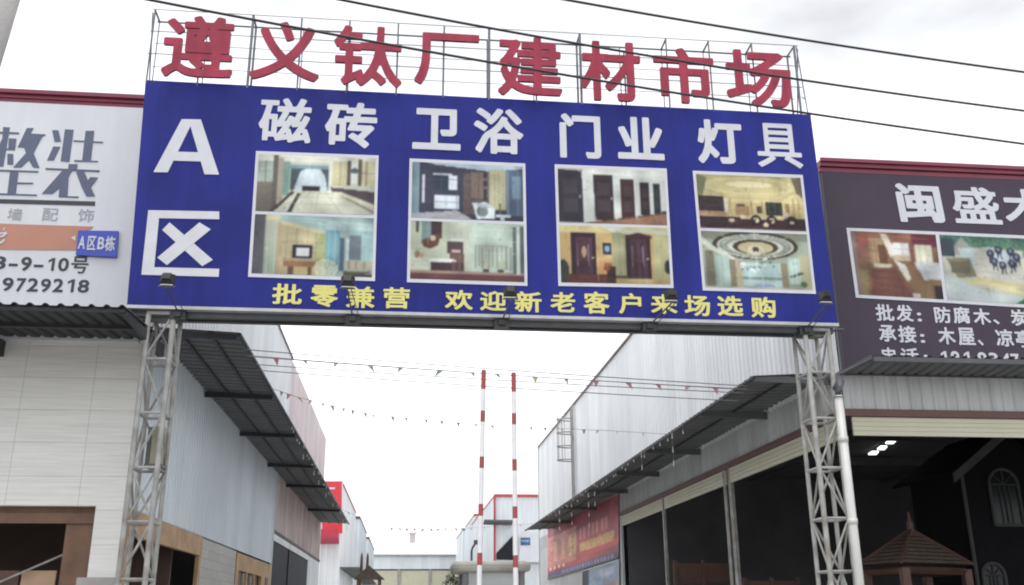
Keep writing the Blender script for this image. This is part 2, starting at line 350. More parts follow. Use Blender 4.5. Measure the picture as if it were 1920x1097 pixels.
# printed pictures -----------------------------------------------------------
class Canvas:
    def __init__(s, W, H, c=(200, 200, 200)):
        W, H = int(W*2.0), int(H*2.0)
        s.W, s.H = W, H; s.a = np.zeros((H, W, 3)); s.a[:] = c
        s.X, s.Yg = np.meshgrid((np.arange(W)+.5)/W, (np.arange(H)+.5)/H)
    def mask(s, m, c, al=1.0): s.a[m] = s.a[m]*(1-al) + np.array(c)*al
    def rect(s, x0, y0, x1, y1, c, al=1.0): s.mask((s.X >= x0) & (s.X < x1) & (s.Yg >= y0) & (s.Yg < y1), c, al)
    def ell(s, cx, cy, rx, ry, c, al=1.0, inner=0.0):
        d = ((s.X-cx)/rx)**2 + ((s.Yg-cy)/ry)**2; s.mask((d <= 1) & (d >= inner*inner), c, al)
    def poly(s, pts, c, al=1.0):
        inside = np.zeros(s.X.shape, bool); n = len(pts)
        for k in range(n):
            (x0, y0), (x1, y1) = pts[k], pts[(k+1) % n]
            if y0 == y1: continue
            cr = ((y0 > s.Yg) != (y1 > s.Yg)) & (s.X < (x1-x0)*(s.Yg-y0)/(y1-y0)+x0); inside ^= cr
        s.mask(inside, c, al)
    def line(s, x0, y0, x1, y1, wd, c, al=1.0):
        d = math.hypot(x1-x0, y1-y0) + 1e-9; nx, ny = -(y1-y0)/d*wd/2, (x1-x0)/d*wd/2
        s.poly([(x0+nx, y0+ny), (x1+nx, y1+ny), (x1-nx, y1-ny), (x0-nx, y0-ny)], c, al)
    def lines(s, L, wd, c, al=.6):
        for q in L: s.line(*q, wd, c, al)
    def vgrad(s, x0, y0, x1, y1, c0, c1):
        m = (s.X >= x0) & (s.X < x1) & (s.Yg >= y0) & (s.Yg < y1); t = ((s.Yg-y0)/(y1-y0))[m][:, None]
        s.a[m] = np.array(c0)*(1-t) + np.array(c1)*t
    def speck(s, x0, y0, x1, y1, amp, blk=1):
        h, w2 = s.H//blk+1, s.W//blk+1; n = np.kron(RNG.randn(h, w2, 1)*amp, np.ones((blk, blk, 1)))[:s.H, :s.W]
        n = n*.45 + np.kron(RNG.randn(h, w2, 3)*amp*0.3, np.ones((blk, blk, 1)))[:s.H, :s.W]
        m = (s.X >= x0) & (s.X < x1) & (s.Yg >= y0) & (s.Yg < y1); s.a[m] += n[m]
    def blur(s, n=150):
        h, w2 = s.a.shape[:2]
        for _ in range(n):                                 # small furnishings, reflections and joints of a photographed room
            y, x = RNG.randint(0, h), RNG.randint(0, w2); k = RNG.randint(0, 4)
            dy, dx = ((1, RNG.randint(2, 9)), (RNG.randint(2, 9), 1), (RNG.randint(1, 4), RNG.randint(1, 4)), (1, 1))[k]
            q = s.a[y:y+dy, x:x+dx]; f = RNG.choice([.72, .82, .9, 1.08, 1.15]); s.a[y:y+dy, x:x+dx] = q*(.45+.55*f) + RNG.randn(3)*4
        lo = RNG.randn(h//16+2, w2//16+2)*.085
        yy = np.linspace(0, lo.shape[0]-1.001, h); xx = np.linspace(0, lo.shape[1]-1.001, w2); y0 = yy.astype(int); x0 = xx.astype(int); fy = (yy-y0)[:, None]; fx = (xx-x0)[None]
        g_ = (lo[y0][:, x0]*(1-fx)+lo[y0][:, x0+1]*fx)*(1-fy) + (lo[y0+1][:, x0]*(1-fx)+lo[y0+1][:, x0+1]*fx)*fy
        s.a = np.clip(s.a*(1+g_[..., None]), 0, 255)
        s.a *= (1.06-.30*((s.X-.5)**2+(s.Yg-.45)**2))[..., None]           # rooms are brightest in the middle
        a = np.pad(s.a, ((1, 1), (1, 1), (0, 0)), 'edge')
        s.a = (a[1:-1, 1:-1]*4 + a[:-2, 1:-1]*2 + a[2:, 1:-1]*2 + a[1:-1, :-2]*2 + a[1:-1, 2:]*2 + a[:-2, :-2] + a[2:, 2:] + a[:-2, 2:] + a[2:, :-2])/16
        return s
    def mesh(s, name, c4, parent, gain=0.78, mt=None, back=None):
        """c4 = world corners tl, tr, br, bl"""
        tl, tr, br, bl = [np.array(c) for c in c4]; base = np.array(LOC[parent])
        u, v = np.meshgrid(np.linspace(0, 1, s.W), np.linspace(0, 1, s.H)); u = u[..., None]; v = v[..., None]
        P = (tl*(1-u)+tr*u)*(1-v) + (bl*(1-u)+br*u)*v - base
        idx = np.arange(s.W*s.H).reshape(s.H, s.W)
        F = np.stack([idx[1:, :-1], idx[1:, 1:], idx[:-1, 1:], idx[:-1, :-1]], -1).reshape(-1, 4)
        me = bpy.data.meshes.new(name); me.from_pydata(P.reshape(-1, 3).tolist(), [], F.tolist())
        gm = s.a.mean(-1, keepdims=True); c = np.clip((gm+(s.a-gm)*.66)/255.0, 0, 1); c = np.where(c <= .04045, c/12.92, ((c+.055)/1.055)**2.4)*gain; c = np.clip(c, 0.004, .86)
        at = me.attributes.new('print', 'FLOAT_COLOR', 'POINT')
        at.data.foreach_set('color', np.concatenate([c, np.ones(c.shape[:2]+(1,))], -1).astype(np.float32).ravel())
        me.materials.append(mt or mat_print()); me.update()
        o = bpy.data.objects.new(name, me); COL.objects.link(o); o.parent = parent; LOC[o] = LOC[parent]; return o

# ================================================================== THE SETTING
g = MB(); g.poly([(-900, -900, 0), (900, -900, 0), (900, 1500, 0), (-900, 1500, 0)])
tag(g.build('ground', mat('ground', (0.38, 0.37, 0.355), 0.9, var=0.2, scale=0.15, dirt=(0.17, 0.16, 0.15), bump=0.2)), kind='structure')
g = MB(); g.poly([(-3.4, 6, .006), (6.6, 6, .006), (6.6, 156, .006), (-3.4, 156, .006)])
tag(g.build('road', mat('concrete road', (0.40, 0.392, 0.38), 0.85, var=0.15, scale=0.5, dirt=(0.19, 0.185, 0.18), bump=0.2)), kind='structure')
g = MB(); g.poly([(-60, -6, .006), (60, -6, .006), (60, 5.6, .006), (-60, 5.6, .006)])
tag(g.build('street', mat('asphalt', (0.06, 0.06, 0.062), 0.9, var=0.2, scale=1.5, bump=0.4)), kind='structure')
g = MB()
for xa, xb in ((-60, -5), (8.2, 60)): g.box(xa, xb, 5.6, 6.0, -.02, .12)
tag(g.build('pavement_kerb', CONC), kind='structure')

# ================================================================== ENTRANCE BILLBOARD
YB = 15.0
BQ = [onY(273, 150, YB), onY(1520, 215, YB), onY(1570, 607, YB), onY(238, 572, YB)]     # tl tr br bl
bill = thing('entrance_billboard', (1.4, 15.3, 6.2), 'huge blue billboard with white headings and four photo panels, carried by two lattice towers', 'billboard')
mb = MB(); mb.prism([BQ[3], BQ[2], BQ[1], BQ[0]], (0, 0.09, 0)); mb.build('board', BLUE, bill)
mb = MB()
zb0, zb1 = BQ[3].z, BQ[2].z
xl, xr = BQ[3].x, BQ[2].x
mb.box(xl-.01, xr+.01, 14.965, 15.10, zb0-.055, zb0-.004)                       # pale metal lip under the sheet
mb.build('edge_trim', mat('galvanised lip', (0.42, 0.42, 0.43), 0.4, 0.3, var=0.15, scale=4), bill)
mb = MB()
for yy, zz in ((15.16, zb0-.09), (15.50, zb0-.06)): mb.box(xl+.03, xr-.03, yy-.05, yy+.05, zz-.05, zz+.05)
k = xl+.2
while k < xr-.2:
    mb.tube((k, 15.14, zb0-.06), (k+.48, 15.52, zb0-.04), .022, 6); mb.tube((k+.48, 15.52, zb0-.04), (k+.96, 15.14, zb0-.06), .022, 6); k += .96
for xx in np.linspace(xl+.1, xr-.1, 9):
    mb.box(xx-.03, xx+.03, 15.10, 15.16, zb0, BQ[0].z-.05); mb.box(xx-.03, xx+.03, 15.5, 15.56, zb0-.1, BQ[0].z-.05)
for zz in (zb0+1.3, zb0+2.6, BQ[0].z-.1): mb.box(xl+.05, xr-.05, 15.5, 15.55, zz-.03, zz+.03)
mb.build('support_frame', STEEL_D, bill)
mb = MB(); mb.box(xl+.7, xr-.7, 15.12, 15.60, zb0-.062, zb0-.05); mb.build('underside_sheet', mat('dark underside', (0.05, 0.052, 0.055), 0.6, var=0.2, scale=2), bill)

YT = 14.988
mb = MB()
for k, pts in enumerate(([(1022,670),(1090,671),(943,969),(863,968)], [(1060,671),(1130,672),(1232,982),(1150,980)], [(990,853),(1115,857),(1130,908),(962,903)])):
    mb.prism([onY(x/3, y/3, YT)-Vector((0, .001*k, 0)) for x, y in pts][::-1], (0, .012+.001*k, 0))
mb.build('character', WHITE_INK, bill); mb = MB()
# the large character beside the pictures is drawn from its own strokes
for k, pts in enumerate(([(278, 394), (411, 396.5), (411, 411), (298, 409)], [(278, 394), (298, 409), (289, 501), (265, 515)], [(289, 501), (411, 504), (410, 519), (265, 515)],
            [(318, 417), (304, 431), (379, 499), (399, 487)], [(374, 417), (395, 430), (313, 497), (295, 483)])):
    q = [onY(x, y, YT) for x, y in pts]; mb.prism(q, (0, .012+.002*(k == 4), 0)) if k < 4 else mb.prism([p-Vector((0, .002, 0)) for p in q], (0, .014, 0))
mb.build('character', WHITE_INK, bill)
chars(bill, 'character', WHITE_INK, [('磁', (485, 182, 585, 268, .022)), ('砖', (609, 190, 708, 278)), ('卫', (773, 202, 865, 282)), ('浴', (888, 202, 982, 290)),
           ('门', (1049, 212, 1127, 298)), ('业', (1157, 218, 1245, 300)), ('灯', (1307, 223, 1393, 308)), ('具', (1418, 230, 1503, 315, .016))], YT, bold=0.030, depth=.012)
chars(bill, 'yellow_character', YELLOW_INK, [('批', (510, 531, 567, 571)), ('零', (582, 534, 634, 576)), ('兼', (649, 536, 703, 578)), ('营', (718, 538, 769, 579)),
           ('欢', (834, 543, 887, 581)), ('迎', (900, 545, 950, 583)), ('新', (965, 546, 1016, 586)), ('老', (1032, 547, 1079, 586)),
           ('客', (1094, 546, 1143, 589)), ('户', (1160, 549, 1203, 589)), ('来', (1220, 551, 1270, 589)), ('场', (1283, 553, 1332, 593)),
           ('选', (1345, 554, 1393, 593)), ('购', (1408, 556, 1455, 596))], YT, bold=0.024, depth=.012)

# ---- the four photo panels (two pictures each, white borders)
def pic_tiles_hall():
    c = Canvas(64, 30, (196, 203, 180))
    c.rect(0, 0, 1, .12, (214, 220, 196)); c.rect(0, .12, .13, .5, (150, 172, 158)); c.rect(0, .48, .14, 1, (118, 108, 96)); c.rect(.13, 0, .17, 1, (104, 96, 88))
    c.rect(.17, .05, .22, .9, (176, 160, 140)); c.rect(.22, .12, .27, .7, (120, 170, 150)); c.rect(.28, .2, .60, .62, (70, 92, 100))
    c.rect(.27, .16, .61, .24, (120, 156, 168)); c.poly([(.36, .28), (.40, .24), (.53, .24), (.57, .34), (.60, .62), (.31, .62)], (190, 214, 222))
    c.rect(.38, .54, .53, .65, (52, 42, 50)); c.rect(.60, .1, .63, .64, (214, 218, 200)); c.rect(.63, .08, .76, .52, (196, 190, 140)); c.rect(.76, .06, .79, .5, (98, 88, 70))
    c.rect(.79, .1, .85, .46, (216, 222, 212)); c.ell(.82, .24, .03, .05, (80, 96, 120)); c.rect(.85, .04, .88, .5, (104, 92, 74)); c.rect(.88, .06, 1, .5, (210, 202, 150))
    c.poly([(.62, .54), (1, .60), (1, .84), (.64, .64)], (84, 72, 80)); c.poly([(.30, .62), (.62, .62), (1, .9), (1, 1), (.14, 1)], (208, 212, 184))
    c.line(.31, .64, .13, 1, .03, (70, 64, 62)); c.line(.36, .66, .28, 1, .03, (60, 58, 58)); c.line(.7, .66, 1, .96, .03, (140, 136, 110))
    c.poly([(.62, .62), (.72, .62), (1, .82), (1, .9)], (218, 212, 178)); c.lines([(.46,.62,.30,1),(.52,.62,.50,1),(.58,.62,.72,1),(.27,.72,.75,.72),(.22,.84,.95,.84),(.33,.66,.66,.66)], .012, (170,172,146)); c.lines([(.17,.3,.3,.3),(.0,.3,.13,.28),(.0,.62,.14,.6),(.0,.75,.14,.72),(.07,.12,.07,.5),(.92,.06,.92,.5),(.70,.08,.70,.5),(.63,.3,.76,.3),(.88,.28,1,.28)], .012, (120,112,96)); c.lines([(.42,.26,.39,.5),(.5,.26,.54,.5),(.46,.3,.46,.5)], .02, (214,226,230)); c.rect(.2,.0,.6,.04,(226,228,210)); c.lines([(.2,.08,.6,.1),(.64,.04,1,.02)], .02, (236,234,214)); c.speck(0, 0, 1, 1, 9); return c.blur()
def pic_living():
    c = Canvas(64, 32, (160, 186, 176))
    c.rect(0, 0, .09, 1, (92, 92, 104)); c.vgrad(.09, 0, .22, 1, (190, 190, 170), (138, 164, 140)); c.rect(.1, .02, .2, .1, (222, 214, 150)); c.rect(.20, .12, .24, 1, (196, 160, 110))
    c.poly([(.22, .0), (1, .0), (1, .3), (.6, .32), (.22, .12)], (150, 190, 186)); c.poly([(.23, .12), (.58, .26), (.58, 1), (.23, 1)], (186, 172, 124))
    c.poly([(.23, .10), (.58, .26), (.58, .31), (.23, .17)], (212, 196, 140)); c.rect(.53, .3, .6, .85, (164, 176, 106)); c.rect(.60, .2, .72, .95, (104, 170, 188)); c.rect(.72, .36, .76, .9, (72, 104, 130))
    c.rect(.77, .38, .80, .86, (198, 220, 224)); c.rect(.80, .32, .9, .72, (112, 126, 140)); c.rect(.9, .3, 1, .8, (160, 206, 208)); c.rect(.60, .1, 1, .24, (170, 206, 208))
    c.rect(.33, .5, .49, .72, (38, 42, 52)); c.rect(.36, .54, .47, .68, (216, 216, 220)); c.rect(.26, .76, .52, .86, (166, 106, 64)); c.rect(.3, .86, .52, 1, (190, 168, 104))
    c.ell(.61, .88, .10, .16, (206, 214, 170), .8); c.speck(.53, .72, .72, 1, 40); c.rect(.77, .74, 1, .88, (196, 186, 150)); c.poly([(.76, .9), (1, .96), (1, 1), (.76, 1)], (84, 80, 64))
    c.lines([(.28,.2,.28,.74),(.36,.22,.36,.5),(.45,.24,.45,.5),(.52,.26,.52,.74),(.24,.44,.58,.46),(.24,.74,.56,.74)], .010, (150,136,92)); c.lines([(.12,.1,.12,1),(.18,.1,.18,1),(.15,.1,.15,1)], .010, (206,206,180)); c.lines([(.63,.2,.63,.95),(.68,.2,.68,.95),(.92,.34,.92,.7),(.96,.34,.96,.7)], .012, (150,198,204)); c.lines([(.3,.04,.98,.12),(.4,.10,.98,.2)], .02, (196,220,212)); c.lines([(.8,.74,.8,.88),(.86,.74,.86,.88),(.93,.74,.93,.88)], .02, (140,128,100)); c.rect(.78,.9,.98,.94,(120,108,84)); c.rect(.3,.86,.34,1,(110,80,52)); c.rect(.46,.86,.49,1,(110,80,52)); c.speck(0, 0, 1, 1, 8); return c.blur()
def pic_bath():
    c = Canvas(64, 31, (58, 62, 86))
    c.rect(0, 0, .07, 1, (120, 160, 176)); c.poly([(.14, 0), (1, 0), (1, .06), (.72, .13), (.2, .04)], (170, 196, 208)); c.rect(.09, .22, .12, .72, (190, 196, 214)); c.rect(.19, .2, .36, .23, (200, 212, 226))
    c.rect(.33, .22, .41, .48, (206, 220, 232)); c.rect(.20, .24, .33, .5, (44, 62, 84)); c.rect(.20, .58, .42, .82, (206, 222, 234)); c.rect(.46, .18, .68, .9, (104, 86, 88)); c.rect(.52, .14, .68, .62, (134, 112, 98))
    c.rect(.69, .1, .84, .8, (176, 172, 130)); c.rect(.84, .08, 1, .9, (78, 102, 132)); c.rect(.9, .2, .98, .6, (110, 146, 172)); c.speck(.46, .1, .8, .9, 18)
    for y in (.2, .35, .5, .6): c.ell(.655, y, .018, .06, (56, 52, 60))
    c.poly([(0, .92), (.4, .84), (.55, 1), (0, 1)], (176, 178, 186)); c.poly([(.54, .70), (.66, .68), (.74, .78), (.74, .96), (.58, .98)], (212, 226, 232)); c.ell(.63, .84, .05, .10, (118, 132, 132))
    c.rect(.75, .88, .88, .93, (214, 232, 238)); c.rect(.79, .9, .83, 1, (196, 214, 224)); c.rect(.78, .7, .8, .88, (96, 110, 72)); c.lines([(.14,.3,.46,.3),(.14,.5,.46,.5),(.14,.7,.46,.7),(.26,.06,.26,.58),(.4,.5,.4,.84)], .008, (84,88,108)); c.lines([(.46,.34,.68,.34),(.46,.5,.68,.5),(.46,.66,.68,.66),(.53,.16,.53,.9),(.6,.16,.6,.9)], .010, (76,62,66)); c.lines([(.72,.12,.72,.8),(.76,.12,.76,.8),(.8,.12,.8,.8)], .012, (204,198,156)); c.lines([(.31,.58,.31,.82),(.2,.7,.42,.7)], .008, (150,166,178)); c.poly([(.57,.72),(.66,.70),(.72,.78),(.62,.78)], (160,178,182)); c.lines([(.05,.95,.3,.87),(.2,.98,.5,.9)], .012, (140,144,154)); c.lines([(.86,.1,.86,.9),(.95,.1,.95,.9)], .010, (140,166,190)); c.speck(0, 0, 1, 1, 7); return c.blur()
def pic_basin():
    c = Canvas(64, 32, (188, 200, 170))
    c.rect(.52, .02, .92, .9, (180, 206, 186)); c.rect(.36, .02, .52, .8, (192, 202, 176)); c.rect(.09, 0, .18, .4, (116, 150, 148)); c.rect(.05, .02, .07, .2, (70, 76, 70)); c.rect(.18, 0, .27, .3, (76, 50, 52))
    c.poly([(.1, .34), (.27, .2), (.24, .42), (.17, .48), (.11, .44)], (112, 66, 46)); c.ell(.195, .3, .025, .05, (208, 180, 160)); c.rect(.32, .34, .46, .54, (86, 66, 70)); c.rect(.36, .48, .44, .53, (206, 178, 170)); c.rect(.34, .3, .46, .34, (206, 214, 208))
    c.rect(.34, .54, .47, .9, (118, 82, 74)); c.rect(0, .62, .16, .84, (196, 206, 180)); c.ell(.28, .67, .12, .035, (222, 230, 222)); c.rect(.18, .70, .36, 1, (70, 50, 56)); c.rect(.36, .7, .47, 1, (96, 62, 62))
    for x in (.60, .66, .72, .80): c.line(x, .4, x, .75, .012, (150, 160, 140))
    for x in (.66, .79): c.rect(x-.035, .64, x+.035, .80, (180, 192, 160)); c.ell(x, .82, .03, .03, (70, 74, 62))
    c.rect(0, .84, 1, .9, (172, 140, 120)); c.rect(0, .89, 1, 1, (122, 64, 66)); c.rect(.90, .06, .93, .86, (96, 110, 112)); c.rect(.93, .04, .96, .88, (200, 216, 210)); c.rect(.96, .04, 1, .84, (92, 104, 100)); c.lines([(.52,.12,.92,.12),(.52,.22,.92,.22),(.52,.32,.92,.32),(.52,.42,.92,.42),(.52,.52,.92,.52)], .008, (200,222,204)); c.lines([(.57,.4,.57,.78),(.63,.42,.63,.78),(.69,.42,.69,.78),(.76,.42,.76,.78),(.84,.4,.84,.8),(.88,.4,.88,.82)], .018, (140,140,124), .7); c.lines([(.56,.4,.86,.4)], .014, (150,120,104)); c.lines([(.38,.04,.38,.3),(.44,.04,.44,.3),(.5,.04,.5,.3)], .012, (170,184,160)); c.lines([(.38,.56,.38,.9),(.43,.56,.43,.9)], .012, (146,106,94)); c.lines([(.0,.7,.16,.68),(.0,.76,.16,.75)], .014, (168,172,150)); c.ell(.06,.58,.025,.06,(150,120,90)); c.ell(.1,.6,.02,.04,(206,150,110)); c.lines([(.1,.02,.1,.36),(.15,.02,.15,.4)], .010, (150,190,184)); c.speck(0, 0, 1, 1, 8); return c.blur()
def pic_doors():
    c = Canvas(64, 31, (206, 214, 206)); c.vgrad(0, 0, 1, .12, (210, 212, 196), (220, 226, 218))
    for x0, x1, t, b, col in ((0, .225, .04, .98, (58, 52, 66)), (.325, .51, .12, .93, (62, 48, 56)), (.58, .70, .18, .90, (72, 44, 48)), (.755, .845, .23, .83, (56, 40, 48)), (.885, .945, .25, .8, (44, 52, 58))):
        c.rect(x0, t, x1, b, col)
        for q in (.18, .55): c.rect(x0+(x1-x0)*.2, t+(b-t)*q, x0+(x1-x0)*.8, t+(b-t)*(q+.27), tuple(v+13 for v in col))
    c.poly([(.25, 1), (.56, .92), (1, .76), (1, 1)], (178, 118, 84)); c.line(.25, 1, 1, .78, .03, (120, 84, 62)); c.rect(.95, .74, 1, .78, (60, 52, 50)); c.lines([(.03,.5,.2,.5),(.35,.52,.5,.52),(.6,.52,.69,.52)], .012, (40,34,44)); c.lines([(.225,.06,.25,.97),(.32,.12,.335,.93),(.515,.14,.53,.93),(.71,.18,.72,.9)], .012, (226,230,224)); c.lines([(.0,.02,1,.16)], .02, (232,234,226)); c.lines([(.6,.92,.5,1),(.75,.87,.72,1),(.88,.82,.92,1)], .010, (206,150,112)); c.ell(.2,.52,.008,.03,(190,180,150)); c.ell(.49,.54,.008,.03,(190,180,150)); c.speck(0, 0, 1, 1, 6); return c.blur()
def pic_doors2():
    c = Canvas(64, 32, (208, 168, 96)); c.rect(0, 0, 1, .12, (214, 196, 120)); c.rect(.48, .1, .60, .9, (158, 158, 110)); c.rect(.86, .1, 1, .92, (192, 188, 124)); c.poly([(.38, 0), (.62, .0), (.5, .12)], (214, 220, 206))
    c.poly([(.48, .08), (.75, .02), (1, .06), (1, .14), (.8, .1), (.62, .14)], (200, 206, 168))
    for x0, x1, t in ((.10, .33, .13), (.60, .83, .14)):
        c.rect(x0, t, x1, .97, (58, 36, 52)); c.rect(x0+.04, t+.08, x1-.03, .95, (86, 48, 62)); c.line(x0+.06, t+.2, x0+.06, .7, .014, (150, 128, 150)); c.line(x1-.07, t+.2, x1-.07, .7, .014, (134, 112, 140)); c.rect(x0+.07, .62, x1-.07, .9, (72, 40, 56))
    c.ell(.22, .46, .022, .1, (196, 150, 110)); c.poly([(.60, .16), (.72, .1), (.84, .16), (.84, .2), (.6, .2)], (84, 44, 52)); c.rect(.39, .3, .47, .5, (36, 48, 66)); c.ell(.43, .40, .025, .06, (110, 150, 180))
    c.rect(.34, .6, .48, .84, (214, 146, 84)); c.rect(.0, .84, .5, 1, (104, 50, 46)); c.rect(.42, .70, .5, .97, (64, 40, 40)); c.ell(.42, .74, .03, .04, (170, 70, 40)); c.rect(.5, .9, 1, 1, (206, 176, 90)); c.rect(.61, .9, .84, .96, (214, 186, 110))
    c.rect(.5, .86, .62, .9, (90, 70, 60)); c.ell(.03, .8, .05, .2, (56, 66, 60)); c.ell(.98, .7, .03, .12, (56, 62, 54)); c.lines([(.16,.22,.28,.22),(.16,.22,.16,.58),(.28,.22,.28,.58),(.16,.58,.28,.58),(.66,.24,.78,.24),(.66,.58,.78,.58),(.72,.2,.72,.9)], .012, (110,70,84)); c.lines([(.10,.12,.34,.12),(.34,.12,.34,.97)], .014, (226,196,140)); c.lines([(.52,.2,.52,.86),(.57,.2,.57,.86),(.88,.2,.88,.88),(.93,.2,.93,.88)], .010, (176,172,120)); c.rect(.4,.64,.47,.7,(150,96,60)); c.ell(.3,.56,.01,.02,(220,190,120)); c.ell(.8,.56,.01,.02,(220,190,120)); c.lines([(0,.88,.5,.92),(0,.95,.5,.97)], .010, (136,70,60)); c.speck(0, 0, 1, 1, 8); return c.blur()
def pic_lamps():
    c = Canvas(64, 31, (206, 184, 110)); c.vgrad(0, 0, 1, .5, (198, 182, 110), (220, 200, 130)); c.ell(.5, .2, .46, .16, (222, 206, 138), 1, .8); c.rect(0, .4, .24, .68, (66, 50, 52)); c.poly([(0, 0), (.1, .06), (.05, .4), (0, .4)], (130, 130, 84)); c.poly([(.9, .02), (1, 0), (1, .4), (.94, .3)], (120, 104, 84))
    c.rect(0, .68, .26, .76, (180, 136, 90)); c.rect(.24, .44, .27, .7, (220, 214, 190)); c.rect(.34, .56, .48, .74, (176, 136, 84)); c.rect(.36, .54, .44, .58, (110, 70, 50)); c.rect(.63, .48, .79, .72, (48, 54, 48)); c.rect(.55, .56, .59, .7, (90, 70, 50)); c.rect(.82, .5, .86, .7, (150, 124, 70))
    c.rect(.79, .66, .84, .98, (196, 180, 140)); c.rect(0, .78, 1, .98, (66, 40, 50)); c.rect(.4, .74, .8, .8, (206, 186, 130)); c.speck(0, .5, 1, 1, 22)
    for x, y in ((.30, .84), (.41, .77), (.62, .9), (.70, .86), (.55, .84), (.87, .86)): c.ell(x, y, .025, .04, (232, 206, 160))
    for x in (.53, .68, .87): c.ell(x, .82, .05, .09, (40, 34, 40), 1, .6)
    c.ell(.5,.18,.36,.11,(214,196,126),1,.86); c.ell(.5,.17,.22,.06,(236,222,160)); c.lines([(.1,.3,.3,.42),(.9,.3,.78,.44),(.3,.42,.78,.44)], .014, (180,150,84)); c.lines([(.3,.44,.3,.72),(.5,.46,.5,.72),(.6,.46,.6,.7),(.9,.4,.9,.76),(.95,.4,.95,.76)], .014, (150,116,66)); c.lines([(.04,.46,.2,.48),(.04,.56,.2,.58)], .014, (104,82,76)); c.lines([(.0,.86,1,.88),(.0,.93,1,.95)], .012, (96,62,64)); c.lines([(.66,.5,.66,.7),(.72,.5,.72,.7),(.76,.5,.76,.7)], .010, (90,100,88)); c.speck(0, 0, 1, 1, 7); return c.blur()
def pic_chandelier():
    c = Canvas(64, 34, (158, 176, 152)); c.rect(0, 0, 1, .14, (140, 146, 122)); c.ell(.5, .24, .40, .25, (72, 64, 52)); c.ell(.5, .25, .36, .215, (196, 208, 188)); c.ell(.5, .26, .31, .17, (150, 156, 140), 1, .84)
    c.ell(.5, .27, .21, .14, (76, 64, 50)); c.ell(.5, .28, .165, .11, (206, 190, 136)); c.ell(.5, .32, .08, .09, (226, 216, 170)); c.ell(.5, .31, .03, .05, (92, 74, 50)); c.poly([(0, .1), (.12, .28), (.3, .46), (.3, .52), (.08, .34), (0, .2)], (206, 212, 190))
    c.rect(.02, .36, .10, 1, (130, 124, 98)); c.rect(.12, .42, .24, 1, (164, 200, 186)); c.rect(.24, .5, .30, 1, (146, 132, 96)); c.rect(.36, .55, .72, .96, (172, 212, 206)); c.rect(.3, .5, .36, 1, (196, 186, 142)); c.rect(.72, .55, .78, 1, (150, 138, 100)); c.rect(.79, .44, .9, .9, (170, 208, 192)); c.rect(.9, .4, 1, 1, (186, 184, 136))
    for i in range(26): x = .5+RNG.uniform(-.16, .16); c.ell(x, .5+RNG.uniform(0, .22)-abs(x-.5)*.5, .014, .022, (228, 240, 236) if i % 2 else (110, 130, 130))
    c.line(.8, .78, .92, .70, .04, (84, 92, 88)); c.ell(.92, .9, .03, .05, (84, 120, 70)); c.rect(.36, .8, .72, .84, (120, 150, 144)); c.ell(.55, .94, .10, .03, (150, 166, 206)); c.rect(0, .97, 1, 1, (200, 204, 180)); c.ell(.5,.25,.335,.195,(112,116,100),.8,.94); c.ell(.5,.26,.25,.15,(214,218,196),.8,.9); c.lines([(.5,.0,.5,.1),(.2,.08,.26,.14),(.8,.08,.74,.14),(.14,.24,.2,.25),(.86,.24,.8,.25)], .014, (206,206,184)); c.lines([(.15,.45,.15,1),(.2,.45,.2,1),(.82,.48,.82,.9),(.86,.46,.86,.9)], .010, (206,226,212)); c.lines([(.42,.6,.42,.95),(.54,.6,.54,.95),(.66,.6,.66,.95)], .012, (196,224,220)); c.lines([(.02,.5,.1,.5),(.02,.7,.1,.7)], .012, (166,158,126)); c.lines([(.5,.34,.44,.5),(.5,.34,.56,.5),(.5,.34,.5,.56),(.5,.34,.4,.44),(.5,.34,.6,.44)], .008, (236,240,220)); c.speck(0, 0, 1, 1, 8); return c.blur()
PAN = [((480, 283), (710, 291.5), (703, 527), (465, 519), pic_tiles_hall, pic_living), ((768, 297), (985, 306.5), (989, 536), (763, 529), pic_bath, pic_basin),
       ((1040, 308), (1250, 316), (1263, 540), (1047, 536), pic_doors, pic_doors2), ((1299, 320), (1505, 328), (1530, 551), (1318, 544.5), pic_lamps, pic_chandelier)]
PLAB = ['photo panel of a tiled hall above a pale blue living room', 'photo panel of a dark bathroom above a pale green washroom', 'photo panel of dark wooden doors in two rooms', 'photo panel of a golden lamp shop above a domed ceiling chandelier']
for (a, b, c_, d, f1, f2), lb in zip(PAN, PLAB):
    q = [onY(*p, YT) for p in (a, b, c_, d)]
    mb = MB(); mb.prism([q[3], q[2], q[1], q[0]], (0, .012, 0)); fr = mb.build('picture_frame', WHITE_INK, bill); fr['label'] = lb
    for (t0, t1, fn) in ((.028, .487, f1), (.512, .972, f2)):
        def P(u, v): return (q[0]*(1-u)+q[1]*u)*(1-v) + (q[3]*(1-u)+q[2]*u)*v + Vector((0, -.004, 0))
        fn().mesh('picture', [P(.025, t0), P(.975, t0), P(.975, t1), P(.025, t1)], fr)

# ---- red letters on their frame above the board
rl = thing('rooftop_letter_sign', (1.4, 15.1, 10.16), 'eight large red metal characters on an open steel frame along the billboard top', 'letter sign')
mb = MB()
ztop = onY(286, 16, 14.96).z; x0, x1 = onY(286, 16, 14.96).x, onY(1498, 98, 14.96).x
YF, YR = 14.98, 15.34
zr = ztop - .01
def bar(mb, p, q, r): mb.tube(p, q, r, 6)
for z_, yy, r in ((ztop, YF, .007), (zr, YR, .017), (ztop-.42, YF+.02, .008), (ztop-.86, YF+.02, .008), (zr-.44, YR, .006), (zr-.9, YR, .006)):
    bar(mb, (x0, yy, z_), (x1, yy, z_), r)
posts = [onY(px, py, YF+.03).x for px, py in ((286, 60), (376, 100), (470, 90), (562, 95), (653, 100), (745, 105), (832, 110), (917, 120), (1005, 130), (1089, 135), (1172, 150), (1253, 150), (1334, 155), (1416, 160), (1497, 165))]
